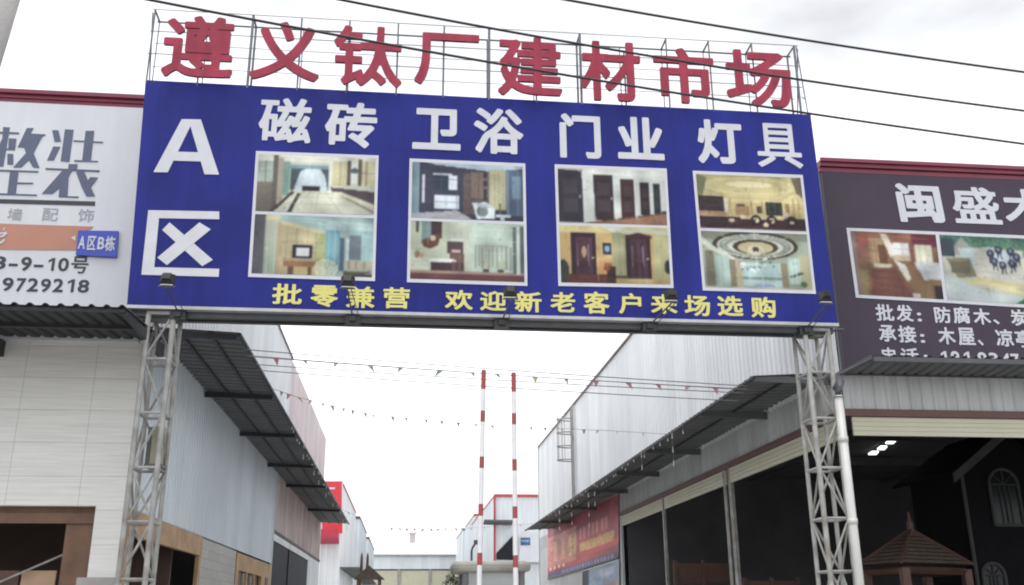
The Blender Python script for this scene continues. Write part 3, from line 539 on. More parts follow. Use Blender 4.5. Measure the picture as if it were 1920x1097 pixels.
for i, xx in enumerate(posts):
    heavy = i in (2, 7, 9, 14)
    zt = ztop if i in (0, 2, 3, 4, 5, 6, 7, 9, 11, 12, 13, 14) else ztop-.3
    bar(mb, (xx, YF+.03, 10.12), (xx, YF+.03, zt), .024 if heavy else .015)
    bar(mb, (xx, YR, 10.12), (xx, YR, zr), .02 if heavy else .010)
    if i in (0, 2, 9, 11, 12, 13, 14): bar(mb, (xx, YF+.03, zt), (xx, YR, zr), .018)
for xx in (x0, x1):
    bar(mb, (xx, YF+.03, ztop-.05), (xx, YR, 10.15), .012)
bar(mb, (x1+.1, YF+.1, 10.12), (x1-.02, YF+.03, ztop), .012); bar(mb, (x1+.08, YF+.1, 10.5), (x1-.02, YF+.03, 10.5), .009)
mb.build('letter_frame', FRAME_G, rl)
for ch, b in (('遵', (305, 27, 441, 146)), ('义', (470, 38, 602, 151)), ('钛', (624, 46, 756, 162)), ('厂', (777, 60, 900, 160)), ('建', (933, 67, 1055, 181)),
              ('材', (1088, 75, 1203, 190)), ('市', (1226, 88, 1341, 194)), ('场', (1361, 92, 1485, 200))):
    mb = MB(); put_px(mb, ch, b, 14.88, bold=0.021, depth=0.05, edge_mi=1); mb.build('letter', [RED_LETTER, LETTER_EDGE], rl)

# ---- lattice towers
def tower(xa, xb, ya, yb, ztop, zs, label, xbay=-1):
    t = thing('lattice_tower', ((xa+xb)/2, (ya+yb)/2, 0), label, 'lattice tower', 'steel lattice towers carrying the billboard')
    for x, y in ((xa, ya), (xb, ya), (xa, yb), (xb, yb)):
        mb = MB(); mb.tube((x, y, 0), (x, y, ztop), .043 if y == ya else .036, 10); mb.build('post', STEEL, t, smooth=False)
    mb = MB(); C4 = [(xa, ya), (xb, ya), (xb, yb), (xa, yb)]
    for i, z in enumerate(zs):
        for k in range(4):
            (p, q), (r, s_) = C4[k], C4[(k+1) % 4]; mb.tube((p, q, z), (r, s_, z), .024, 6)
            if i+1 < len(zs):
                z2 = zs[i+1]
                a, b = (((p, q, z), (r, s_, z2)) if (i+k) % 2 else ((r, s_, z), (p, q, z2)))
                mb.tube(a, b, .019, 6)
                if i == xbay and k == 0: mb.tube((a[0], a[1], z2), (b[0], b[1], z), .015, 6)
    mb.build('bracing', STEEL, t)
    mb = MB(); mb.box(xa-.03, xb+.03, ya-.03, yb+.03, ztop-.02, ztop+.03); mb.build('cap_plate', STEEL, t)
    mb = MB(); mb.box(xa-.15, xb+.15, ya-.15, yb+.15, 0, .12); mb.build('footing', CONC, t)
    return t
zl = [onY(300, y, 15.05).z for y in (672, 773, 876, 978, 1086)]; zl = [zb0-.1] + zl + [zl[-1]-.8*k for k in (1,)]
tower(onY(278, 600, 15.08).x, onY(325, 600, 15.08).x, 15.08, 15.56, zb0-.1, zl, 'grey lattice tower under the left end of the billboard beside the pale tiled wall', 3)
zr_ = [onY(1530, y, 15.05).z for y in (697, 783, 876, 971, 1071)]; zr_ = [zb0-.1] + zr_ + [zr_[-1]-.8]
tower(onY(1509, 620, 15.08).x, onY(1552, 620, 15.08).x, 15.08, 15.56, zb0-.1, zr_, 'grey lattice tower under the right end of the billboard next to a white downpipe')
# junction box inside the left tower
jb = thing('junction_box', onY(291, 872, 15.3), 'small beige electrical box strapped inside the lattice tower by the tiled wall', 'electrical box')
p = LOC[jb]; mb = MB(); mb.box(p.x-.07, p.x+.09, 15.2, 15.4, p.z, p.z+.58); mb.build('box_body', mat('beige box paint', (0.24, 0.235, 0.17), 0.5, var=0.15), jb)
mb = MB(); mb.box(p.x-.13, p.x+.13, 15.14, 15.48, p.z-.05, p.z-.002); mb.box(p.x-.13, p.x-.075, 15.19, 15.43, p.z-.002, p.z+.56); mb.build('bracket', STEEL_D, jb)

# ---- floodlights on arms below the board
def flood(px, arm_px, label):
    Yl = 14.35
    h = onY(px[0], px[1], Yl); a = Vector((onY(arm_px[0], arm_px[1], 15.1).x, 15.1, zb0-.1))
    t = thing('floodlight', a, label, 'floodlight', 'floodlights along the bottom of the billboard')
    mb = MB(); mb.tube(a, h + Vector((0, -.02, -.14)), .013, 6); mb.tube(a + Vector((.1, 0, 0)), h + Vector((.06, -.02, -.14)), .007, 6)
    mb.tube(h+Vector((-.12, 0, -.12)), h+Vector((.12, 0, -.12)), .012, 6); mb.build('arm', STEEL_D, t)
    mb = MB(); mb.box(a.x-.12, a.x+.12, 15.02, 15.22, zb0-.20, zb0-.06); mb.box(a.x-.05, a.x+.05, 14.98, 15.02, zb0-.17, zb0-.09); mb.build('clamp', BLACK, t)
    u = Vector((0, .35, .94)).normalized(); n_ = Vector((0, .94, -.35)).normalized(); ex = Vector((1, 0, 0))     # lamp face looks at the board
    mb = MB(); r4 = lambda s_, o, hh, K=.8: [h+(ex*a_*s_+u*b_*hh+n_*o)*K for a_, b_ in ((-1, -1), (1, -1), (1, 1), (-1, 1))]
    mb.hexa(r4(.07, -.09, .06), r4(.13, .0, .105)); mb.hexa(r4(.13, .0, .105), r4(.135, .035, .11))
    for q in (-.05, -.025, 0, .025, .05): mb.hexa([h+ex*(q-.004)+u*-.055+n_*-.088, h+ex*(q+.004)+u*-.055+n_*-.088, h+ex*(q+.004)+u*.055+n_*-.088, h+ex*(q-.004)+u*.055+n_*-.088], [h+ex*(q-.004)+u*-.08+n_*-.04, h+ex*(q+.004)+u*-.08+n_*-.04, h+ex*(q+.004)+u*.08+n_*-.04, h+ex*(q-.004)+u*.08+n_*-.04])
    hs_ = mb.build('lamp_housing', BLACK, t)
    mb = MB(); mb.hexa(r4(.122, .036, .098), r4(.122, .04, .098)); mb.build('lamp_glass', GLASS_L, hs_)
    mb = MB(); mb.box(h.x-.09, h.x+.09, h.y-.03, h.y+.04, h.z-.108, h.z-.093); mb.build('visor', GLASS_L, hs_)
for px, ap, lb in (((314, 523), (336, 586), 'black floodlight overlapping the foot of the large white character left on the billboard'),
                   ((652, 527), (662, 598), 'black floodlight at the bottom right corner of the tiled hall photo panel'),
                   ((957, 547), (940, 602), 'black floodlight under the bottom right corner of the bathroom photo panel'),
                   ((1258, 553), (1216, 606), 'black floodlight under the bottom right corner of the wooden doors photo panel'),
                   ((1547, 556), (1508, 612), 'black floodlight in the bottom right corner of the billboard beside the brown sign')):
    flood(px, ap, lb)

# ================================================================== LEFT WAREHOUSE
XL, YF1 = -4.4, 16.2
lw = thing('warehouse', (-9, 30, 0), 'pale tiled and blue grey clad warehouse left of the lane with a brown timber doorway', 'warehouse')
zo = 3.25; xo = onY(180, 948, YF1).x; zp = onY(100, 182, YF1).z
mb = MB()
mb.box(-16, XL, YF1, YF1+.2, zo, zp-.1); mb.box(xo, XL, YF1, YF1+.2, 0, zo); mb.box(-16, -12, YF1, YF1+.2, 0, zo)
mb.build('front_wall', TILE, lw)
mb = MB(); mb.box(-16, XL+.02, YF1-.10, YF1+.26, zp-.10, zp+.02); mb.box(-16, XL+.02, YF1-.16, YF1-.10, zp-.03, zp+.045); mb.box(-16, XL+.02, YF1-.07, YF1, zp-.17, zp-.10); mb.build('roof_trim', TRIM_RED, lw)
zside = (onX(515, 600, XL).z + onX(610, 820, XL).z)/2; yend = onX(610, 840, XL).y; ymid = onX(511, 1000, XL).y
zaw = 6.27
mb = MB(); mb.ribs((XL, YF1+.25, zo), (0, 1, 0), (0, 0, 1), (1, 0, 0), ymid-YF1-.25, zaw-zo, .24, .025); mb.build('side_cladding', CLAD_BLUE, lw)
ypk = onX(548, 670, XL).y
mb = MB(); mb.ribs((XL, YF1+.25, zaw), (0, 1, 0), (0, 0, 1), (1, 0, 0), ypk-YF1-.25, zside-zaw, .3, .03); mb.build('upper_cladding', CLAD_WHITE, lw)
mb = MB(); mb.ribs((XL, ypk, zaw), (0, 1, 0), (0, 0, 1), (1, 0, 0), yend-ypk, zside-zaw, .3, .03); mb.build('upper_cladding', CLAD_PINK, lw)
mb = MB(); mb.box(XL-.12, XL+.06, YF1+.27, ypk, zside, zside+.09); mb.build('eaves_flashing', TRIM_BR, lw)
zpk = onX(560, 985, XL).z
mb = MB(); mb.ribs((XL, ymid, 4.37), (0, 1, 0), (0, 0, 1), (1, 0, 0), yend-ymid, zaw-4.37, .3, .02); mb.build('rear_cladding', STAIN, lw)
mb = MB(); mb.box(XL-.03, XL+.05, ymid-.03, ymid+.03, 0, zaw); mb.build('corner_flashing', CLAD_BLUE, lw)
mb = MB(); mb.poly([(-16, YF1+.27, zp-.25), (XL-.13, YF1+.27, zp-.25), (XL-.13, yend, zp-.25), (-16, yend, zp-.25)]); mb.box(-16, -15.9, YF1+.27, yend, 0, zp-.3); mb.box(-15.9, XL, yend-.1, yend, 0, zside-.1)
mb.build('roof_and_back_wall', CLAD_WHITE, lw)
# interior of the open bay
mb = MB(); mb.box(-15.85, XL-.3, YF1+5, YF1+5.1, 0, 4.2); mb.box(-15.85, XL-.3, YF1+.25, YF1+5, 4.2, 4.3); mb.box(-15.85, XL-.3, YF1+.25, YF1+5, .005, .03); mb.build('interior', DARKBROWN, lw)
p1 = onY(0, 980, YF1+.3)
mb = MB(); mb.box(-12, xo-.004, YF1+.21, YF1+.27, p1.z, zo+.12); mb.box(-12, xo-.004, YF1+.16, YF1+.21, p1.z-.02, p1.z+.14)
xj0, xj1 = onY(126, 1000, YF1+.3).x, xo-.003
mb.box(xj0, xj1, YF1+.21, YF1+.33, 0, p1.z-.005); mb.build('door_frame', WOOD_D, lw)
mb = MB(); mb.box(onY(150, 1085, YF1).x, XL+.04, YF1-.16, YF1-.002, 0, onY(190, 1083, YF1-.1).z); mb.build('plinth', CONC, lw)
# street side: timber framed door, tiled pier, timber window, dark doors
def side(px, py): return onX(px, py, XL)
yd0, yd1 = YF1+.9, side(375, 1010).y; yt1 = side(441, 1045).y
mb = MB(); mb.box(XL-.05, XL+.05, YF1+.24, yd1+.1, zo-.42, zo-.02); mb.box(XL-.04, XL+.04, yd1-.12, yd1+.1, 0, zo-.42); mb.box(XL-.04, XL+.04, YF1+.24, YF1+.5, 0, zo-.42); mb.build('side_door_frame', WOOD, lw)
mb = MB()
for k, yy in enumerate(np.linspace(YF1+1.0, yd1+1.4, 9)): mb.box(XL-1.0-.03*(k % 2), XL-.95, yy, yy+.42, 0, zo-.3)
mb.build('plank_lining', WOOD_R, lw)
mb = MB(); mb.box(XL-.06, XL+.02, yd1+.12, yt1, 0, zo-.03); mb.build('tiled_pier', TILE2, lw)
mb = MB(); yw0, yw1 = yt1+.02, ymid-.04
mb.box(XL-.04, XL+.04, yw0, yw0+.5, 0, zo-.06); mb.box(XL-.04, XL+.04, yw1-2.2, yw1, 0, zo-.06); mb.box(XL-.04, XL+.04, yw0+.5, yw1-2.2, zo-.5, zo-.06)
for q in (.33, .66): yy = yw0+.5+(yw1-2.2-yw0-.5)*q; mb.box(XL-.02, XL+.045, yy-.07, yy+.07, 0, zo-.5)
wf = mb.build('window_frame', WOOD, lw)
mb = MB(); mb.box(XL-.10, XL-.06, yw0+.02, yw1, 0, zo-.08); mb.build('pane', mat('dim shop glass', (0.10, 0.075, 0.06), 0.2, var=0.2), wf)
mb = MB(); mb.box(XL+.041, XL+.05, yw1-1.3, yw1-.75, zo-.85, zo-.5); mb.build('vent', BLACK, wf)
yq = side(578, 1040).y
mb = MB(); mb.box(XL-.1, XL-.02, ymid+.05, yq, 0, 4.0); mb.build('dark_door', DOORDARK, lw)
mb = MB()
ym2 = side(541, 1050).y
for a, b in ((ymid+.15, ym2-.1), (ym2+.1, yq-.1)): mb.box(XL-.02, XL+.03, a, b, 4.02, 4.24)
mb.build('door_lintel', CLAD_WHITE, lw)
mb = MB(); mb.box(XL-.02, XL+.03, ym2-.08, ym2+.08, 0, 4.0); mb.box(XL-.02, XL+.04, ymid+.05, yend, 4.26, 4.366); mb.build('door_post', AWN_STEEL, lw)
mb = MB(); mb.box(XL-.05, XL, yq, yend, 0, 4.25); mb.build('rear_pier', CLAD_FAR, lw)
# awnings
AX = -2.88; AY0 = 16.42
yae = onX(655, 968, AX).y
def awn_side(x_w, x_o, y0, y1, z_w, z_o, nrm=1):
    mb = MB(); L_ = math.hypot(x_o-x_w, z_o-z_w)
    mb.ribs((x_w, y0, z_w), (0, 1, 0), (x_o-x_w, 0, z_o-z_w), (0, 0, 1), y1-y0, L_, .3, .035); return mb
a1 = awn_side(XL-.03, AX, AY0, yae, zaw, 6.2).build('awning', AWN, lw)
yb = [onX(px, py, AX-.1).y for px, py in ((505, 765), (548, 846), (583, 902), (606, 940), (634, 968))]
for yy in [AY0+.05] + yb:
    mb = MB(); mb.hexa([(XL+.03, yy-.035, zaw-.16), (AX-.05, yy-.035, 6.08), (AX-.05, yy+.035, 6.08), (XL+.03, yy+.035, zaw-.16)], [(XL+.03, yy-.035, zaw-.04), (AX-.05, yy-.035, 6.17), (AX-.05, yy+.035, 6.17), (XL+.03, yy+.035, zaw-.04)])
    mb.build('bracket', AWN_STEEL, a1)
mb = MB()
for q in (.32, .66): xx = XL+(AX-XL)*q; mb.box(xx-.025, xx+.025, AY0, yae, zaw-.05-.07*q, zaw-.005-.07*q)
mb.box(AX-.03, AX+.03, AY0, yae, 6.15, 6.19); mb.build('purlin', AWN_STEEL, a1)
FYo = 13.75; zfo = 5.78; zfw = 5.95; xfe = onY(236, 572, FYo).x
mb = MB(); Lf = math.hypot(YF1-FYo, zfw-zfo)
mb.ribs((-16, YF1-.02, zfw), (1, 0, 0), (0, FYo-YF1, zfo-zfw), (0, 0, 1), xfe+16, Lf, .21, .035); a2 = mb.build('awning', mat('shaded awning sheet', (0.045, 0.048, 0.05), 0.65, spec=0.2, var=0.2, scale=1.2), lw)  # awning grey darkened here, so the colour itself carries the underside shade
mb = MB(); mb.box(-16, xfe-.02, FYo+.05, FYo+.11, zfo-.05, zfo-.004); mb.box(-16, xfe-.02, FYo+1.2, FYo+1.26, zfo+.02, zfo+.07); mb.build('purlin', AWN_STEEL, a2)
for xx in (xfe-.04, -6.6, -8.8, -11, -13):
    mb = MB(); mb.hexa([(xx-.03, FYo+.1, zfo-.08), (xx+.03, FYo+.1, zfo-.08), (xx+.03, YF1, zfw-.32), (xx-.03, YF1, zfw-.32)], [(xx-.03, FYo+.1, zfo-.015), (xx+.03, FYo+.1, zfo-.015), (xx+.03, YF1, zfw-.06), (xx-.03, YF1, zfw-.06)]); mb.build('bracket', AWN_STEEL, a2)
# boards leaning in the opening
YI = YF1+.55
for (a, b), col, lb in (((-60, 37), WOOD_R, 'reddish upright board standing in the tiled building doorway, left of the tan board'), ((42, 106), mat('tan board', (0.40, 0.27, 0.17), .6, var=.15), 'tan upright board standing in the tiled building doorway under the slanting rod')):
    xa, xb_ = onY(a, 1070, YI).x, onY(b, 1070, YI).x; zt = onY(60, 1070, YI).z
    mb = MB(); mb.hexa([(xa, YI-.12, .04), (xb_, YI-.12, .04), (xb_, YI-.08, .04), (xa, YI-.08, .04)], [(xa, YI, zt), (xb_, YI, zt), (xb_, YI+.04, zt), (xa, YI+.04, zt)])
    tag(mb.build('door_panel', col, loc=(xa, YI, .04)), lb, 'board')
p, q = onY(45, 1072, YF1+.45), onY(126, 1037, YF1+.45)
d = (q-p)
mb = MB(); mb.tube(p-d*1.6, q, .018, 8); tag(mb.build('leaning_rod', STEEL, loc=p-d*1.6), 'thin pale rod slanting across the dark doorway above the tan board', 'rod')

# ---- white shop sign on the left building
YS = YF1-.12
ls = thing('shop_sign', (-10, YS, 6), 'white shop sign with slate characters, salmon band and black digits above the left awning', 'shop sign')
xse = onY(268, 300, YS).x
mb = MB(); mb.box(-15.5, XL-.3+.25, YS, YS+.1, 5.9, zp-.20); mb.build('board', SIGN_W, ls)
YL = YS-.008
def strokes(mb, polys, Y, depth=.007):
    for k, pts in enumerate(polys): mb.prism([onY(x, y, Y)-Vector((0, .0008*k, 0)) for x, y in pts][::-1], (0, depth+.0008*k, 0))
def Z(pts, s=6.855, ox=0, oy=230): return [(ox+x/s, oy+y/s) for x, y in pts]
mb = MB()
ST = [[(40,55),(125,60),(80,340),(40,565),(-60,560),(-20,300),(30,200)], [(-90,112),(245,125),(243,148),(-90,140)], [(115,200),(210,205),(190,355),(80,350),(82,330),(105,330),(112,225)],
      [(95,400),(168,402),(170,540),(95,535)], [(345,70),(430,68),(390,140),(585,150),(580,165),(545,175),(430,390),(505,575),(500,582),(425,575),(370,480),(270,575),(170,575),(335,390),(310,320),(225,315),(240,290)],
      [(-90,600),(490,622),(488,640),(-90,622)], [(130,632),(235,640),(200,915),(95,910)], [(225,768),(425,772),(420,788),(222,786)], [(-90,905),(475,925),(470,940),(-90,922)],
      [(670,95),(750,98),(785,245),(700,245)], [(685,305),(775,310),(690,485),(605,485)], [(835,85),(945,92),(890,505),(778,495)], [(945,225),(1325,245),(1322,262),(945,243)], [(1100,105),(1210,105),(1165,495),(1055,490)], [(955,480),(1260,492),(1255,506),(955,498)],
      [(585,582),(1280,612),(1275,634),(585,602)], [(885,532),(995,534),(985,600),(930,602),(885,690),(880,700),(865,945),(1010,950),(1005,966),(755,955),(765,840),(670,915),(540,912),(800,620),(875,600)],
      [(970,605),(1075,612),(1130,745),(1160,700),(1258,706),(1165,830),(1220,945),(1110,945),(1050,830)]]
tri = []
strokes(mb, [Z(s_) for s_ in ST if max(x for x, y in s_) < 590], YL); mb.build('character', INK_NAVY, ls)
mb = MB(); strokes(mb, [Z(s_) for s_ in ST if max(x for x, y in s_) >= 590], YL); mb.build('character', INK_NAVY, ls)
mb = MB(); strokes(mb, [Z([(-250,975),(1222,1012),(1218,1068),(-250,1030)])], YL); mb.build('rule_line', INK_BLACK, ls)
chars(ls, 'grey_character', INK_GREY, (('墙', (14, 390, 42, 413)), ('配', (79, 390, 109, 414)), ('饰', (146, 391, 176, 416))), YL, bold=.004)
Zb = lambda pts: Z(pts, 5.483, 0, 380)
mb = MB(); strokes(mb, [Zb([(-300,205),(960,245),(930,275),(800,300),(800,490),(-300,478)])], YL); mb.build('salmon_band', ORANGE, ls)
mb = MB()
strokes(mb, [Zb(s_) for s_ in ([(40,255),(52,262),(42,285),(30,282)], [(-20,312),(68,300),(75,318),(40,350),(-20,365),(-20,350),(22,335),(40,320),(-20,330)], [(-30,410),(20,395),(42,372),(55,385),(25,415),(-20,432)])], YL-.008); mb.build('band_lettering', WHITE_INK, ls)
mb = MB(); strokes(mb, [Zb([(730,362),(775,338),(775,392)])], YL-.008); mb.build('band_arrow', WHITE_INK, ls)
chars(ls, 'digit', INK_BLACK, (('3', (-11, 480, 11, 505)), ('-', (16, 494, 33, 499)), ('9', (39, 481, 59, 508)), ('-', (63, 496, 81, 501)), ('1', (90, 483, 102, 508)), ('0', (109, 483, 129, 509)), ('号', (133, 480, 166, 513, .014)),
              ('9', (4, 520, 25, 546)), ('7', (30, 521, 48, 547)), ('2', (51, 521, 72, 547)), ('9', (76, 522, 95, 548)), ('2', (99, 522, 119, 548)), ('1', (126, 523, 139, 548)), ('8', (146, 524, 167, 549))), YL, bold=.022)
pq = [onY(x, y, YS-.05) for x, y in ((147, 432), (222, 433), (218, 482), (142, 478))]
pl = thing('address_plaque', pq[3], 'small blue plaque with white block number overlapping the white shop sign', 'plaque')
mb = MB(); mb.prism([pq[3], pq[2], pq[1], pq[0]], (0, .035, 0)); mb.build('plate', PLAQUE, pl)
chars(pl, 'character', WHITE_INK, (('A', (147, 442, 160, 467)), ('区', (164, 442, 180, 469)), ('B', (183, 444, 196, 468)), ('栋', (197, 442, 216, 471))), YS-.058, bold=.022)

# ================================================================== RIGHT WAREHOUSE
XR, YF2 = 7.7, 16.2
rw = thing('warehouse', (14, 30, 0), 'grey clad warehouse right of the lane with beige roller shutters over dark open bays', 'warehouse')
zpr = onY(1720, 316, YF2).z; zrs = (onX(1200, 620, XR).z + onX(1010, 835, XR).z)/2; yre = onX(1010, 850, XR).y
zt0, zt1 = onY(1750, 783, YF2).z, onY(1750, 770, YF2).z     # red strip
zsb = onY(1750, 818, YF2).z
zaw2 = 5.62
mb = MB(); mb.ribs((XR, YF2, zt1), (1, 0, 0), (0, 0, 1), (0, -1, 0), 20, zpr-.1-zt1, .22, .03); mb.build('front_cladding', CLAD_GREY, rw)
mb = MB(); mb.box(XR, 27.7, YF2-.15, YF2+.2, zpr-.10, zpr+.02); mb.box(XR, 27.7, YF2-.2, YF2-.15, zpr-.02, zpr+.05); mb.box(XR, 27.7, YF2-.1, YF2-.035, zpr-.2, zpr-.11); mb.build('roof_trim', TRIM_RED, rw)
mb = MB(); mb.box(XR+.05, 27.7, YF2-.06, YF2+.1, zt0, zt1); mb.box(XR-.06, XR+.049, YF2-.06, 34.5, zt0, zt1); mb.build('door_trim', TRIM_BR, rw)
cy = [onX(px, py, XR).y for px, py in ((1365, 905), (1245, 960), (1165, 985))]
def slats(mb, a, b, z0, z1, ax, face):
    n = max(2, int(round((z1-z0)/.085)))
    for k in range(n):
        za = z0+(z1-z0)*k/n; zc = z0+(z1-z0)*(k+1)/n-.008
        if ax == 'x': mb.box(a, b, face, face+.05, za, zc); mb.box(a, b, face+.01, face+.04, zc, zc+.008)
        else: mb.box(face-.05, face, a, b, za, zc) if False else mb.box(face, face+.05, a, b, za, zc); 
mb = MB(); slats(mb, XR+.12, 27.6, zsb, zt0-.005, 'x', YF2); mb.build('roller_shutter', BEIGE, rw)
yy0 = YF2+.15
for yy1 in cy:
    mb = MB(); slats(mb, yy0, yy1-.12, zsb-.02, zt0-.005, 'y', XR-.02); mb.build('roller_shutter', BEIGE, rw); yy0 = yy1+.12
for i, yy in enumerate(cy):
    mb = MB()
    if i == 0:
        mb.tube((XR, yy-.16, 0), (XR, yy-.16, zt0), .05, 8); mb.tube((XR, yy+.22, 0), (XR, yy+.22, zt0), .05, 8); mb.box(XR+.06, XR+.1, yy-.12, yy+.18, 0, zt0)
    else: mb.box(XR-.04, XR+.04, yy-.05, yy+.05, 0, zt0)
    mb.build('column', STEEL if i < 2 else CLAD_FAR, rw)
mb = MB(); mb.ribs((XR, YF2+.05, zt1), (0, 1, 0), (0, 0, 1), (-1, 0, 0), yre-YF2-.05, zaw2-zt1, .24, .03); mb.build('side_cladding', CLAD_GREY, rw)
mb = MB(); mb.ribs((XR, YF2+.05, zaw2), (0, 1, 0), (0, 0, 1), (-1, 0, 0), yre-YF2-.05, zrs-zaw2, .27, .03, top=lambda x: min(zrs-zaw2, zpr-zaw2+.0+x*.2)); mb.build('upper_cladding', CLAD_WHITE, rw)
mb = MB(); mb.box(XR-.07, XR+.15, 21.5, yre, zrs, zrs+.09); mb.build('eaves_flashing', TRIM_BR, rw)
mb = MB(); mb.box(XR-.06, XR+.05, yre, yre+.1, 0, zrs+.05); mb.build('corner_flashing', CLAD_GREY, rw)
mb = MB(); mb.box(XR-.01, XR+.1, cy[2]+.15, yre, 0, zt1-.004); mb.build('rear_wall', CLAD_GREY, rw)
mb = MB(); mb.poly([(XR+.16, YF2+.21, zpr-.3), (27.7, YF2+.21, zpr-.3), (27.7, yre, zpr-.3), (XR+.16, yre, zpr-.3)]); mb.box(27.6, 27.7, YF2+.21, yre, 0, zpr-.35); mb.box(XR+.16, 27.6, yre-.1, yre, 0, zrs-.2); mb.build('roof_and_back_wall', CLAD_WHITE, rw)
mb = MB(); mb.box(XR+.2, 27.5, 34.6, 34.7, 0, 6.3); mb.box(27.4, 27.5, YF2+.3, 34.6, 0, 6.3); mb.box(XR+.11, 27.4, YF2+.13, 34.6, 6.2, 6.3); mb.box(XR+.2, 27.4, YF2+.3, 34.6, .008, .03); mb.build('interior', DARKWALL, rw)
for yy in (20.5, 24.8, 29.2):
    mb = MB(); mb.box(XR+.25, 27.3, yy-.08, yy+.08, 5.95, 6.19); mb.build('rafter', STEEL_D, rw)
for xx in (12.5, 17.5):
    mb = MB(); mb.box(xx-.04, xx+.04, YF2+.4, 34.5, 6.09, 6.195); mb.build('purlin', STEEL_D, rw)
# awnings of the right warehouse
AX2 = 6.2; yae2 = onX(985, 1000, AX2).y; zo2 = 5.63; AY2 = 16.45
mb = awn_side(XR+.05, AX2, AY2, yae2, 5.72, zo2); a3 = mb.build('awning', AWN, rw)
mb = MB(); mb.box(AX2-.04, AX2+.02, AY2, yae2, zo2-.05, zo2-.005); mb.box(AX2+.7, AX2+.75, AY2, yae2, zo2-.01, zo2+.02); mb.build('purlin', AWN_STEEL, a3)
for yy in [AY2+.05] + [onX(px, py, AX2+.2).y for px, py in ((1330, 775), (1225, 862), (1160, 906), (1110, 935), (1060, 962), (1020, 985))]:
    mb = MB(); mb.hexa([(AX2, yy-.03, zo2-.1), (XR-.04, yy-.03, zo2-.13), (XR-.04, yy+.03, zo2-.13), (AX2, yy+.03, zo2-.1)], [(AX2, yy-.03, zo2-.02), (XR-.04, yy-.03, zo2+.03), (XR-.04, yy+.03, zo2+.03), (AX2, yy+.03, zo2-.02)]); mb.build('bracket', AWN, a3)
pA, pB = onZ(1634, 668, 5.71), onZ(1566, 700, 5.63)
yo = 15.2
mb = MB(); mb.ribs((pA.x, YF2-.03, 5.60), (1, 0, 0), (0, yo-YF2, .10), (0, 0, 1), 20, math.hypot(yo-YF2, .10), .21, .03); a4 = mb.build('awning', AWN, rw)
mb = MB(); mb.prism([(pB.x, AY2-.02, 5.60), (pA.x-.01, yo, 5.70), (pA.x-.01, YF2-.04, 5.60), (XR-.05, AY2-.02, 5.60)][::-1], (0, 0, .03)); mb.build('corner_flap', AWN, a4)
mb = MB(); mb.box(pA.x, 27.7, yo-.03, yo+.03, 5.61, 5.69); mb.tube((pB.x, AY2-.02, 5.57), (pA.x, yo, 5.66), .03, 6); mb.build('gutter', STEEL_D, a4)
# downpipe
dp = thing('downpipe', (onY(1590, 900, 15.0).x, 15.0, 0), 'thick white plastic downpipe standing against the right lattice tower', 'downpipe')
xt = onY(1573, 745, 15.0).x; xb2 = onY(1611, 1093, 15.0).x; zt_ = onY(1573, 742, 15.0).z
X0 = (xt+xb2)/2; LOC[dp] = Vector((X0, 15, 0)); dp.location = (X0, 15, 0)
mb = MB(); mb.tube((X0, 15, 0), (X0, 15, zt_), .068, 14); mb.build('pipe', PVC, dp, smooth=True)
mb = MB(); mb.path([(X0, 15, zt_-.03), (X0, 15, zt_+.12), (X0+.1, 15.12, zt_+.26), (X0+.12, 15.25, zt_+.36)], .082, 12); mb.build('elbow', STEEL_D, dp, smooth=True)
mb = MB()
for z in (1.2, 2.9, 4.2): mb.tube((X0, 15, z), (X0, 15, z+.09), .078, 14)
mb.build('collar', PVC, dp, smooth=True)
# brown shop sign
YS2 = YF2-.13
bs = thing('shop_sign', (12, YS2, 6), 'dark brown shop sign with white characters above garden photos, over the right awning', 'shop sign')
mb = MB(); mb.box(XR+.02, 26, YS2, YS2+.09, 5.6, zpr-.22); mb.build('board', SIGN_BR, bs)
YL2 = YS2-.01
chars(bs, 'character', WHITE_INK, (('闽', (1682, 344, 1767, 418)), ('盛', (1785, 350, 1874, 420, .022)), ('木', (1881, 354, 1972, 424))), YL2, bold=.030, shear=-.05)
chars(bs, 'character', WHITE_INK, (('批', (1642, 570, 1676, 602)), ('发', (1680, 571, 1712, 603)), (':', (1720, 586, 1728, 603)), ('防', (1752, 575, 1783, 606)), ('腐', (1787, 575, 1819, 607)), ('木', (1825, 578, 1857, 609)), ('、', (1863, 599, 1874, 608)), ('炭', (1895, 580, 1930, 611)),
              ('承', (1648, 609, 1680, 641)), ('接', (1684, 610, 1718, 643)), (':', (1726, 626, 1734, 643)), ('木', (1759, 613, 1791, 646)), ('屋', (1796, 614, 1828, 648)), ('、', (1834, 637, 1844, 648)), ('凉', (1867, 617, 1900, 650)), ('亭', (1904, 619, 1938, 652)),
              ('电', (1654, 651, 1683, 682)), ('话', (1689, 652, 1723, 684)), (':', (1733, 665, 1741, 683)), ('1', (1765, 658, 1776, 685)), ('8', (1783, 658, 1800, 686)), ('1', (1808, 659, 1819, 686)), ('9', (1834, 660, 1851, 688)), ('3', (1855, 661, 1872, 688)), ('4', (1877, 662, 1895, 689)), ('7', (1896, 663, 1912, 690))), YL2, bold=.022)
q = [onY(x, y, YL2) for x, y in ((1587, 427), (1760, 434.5), (1777, 568), (1605, 558))]
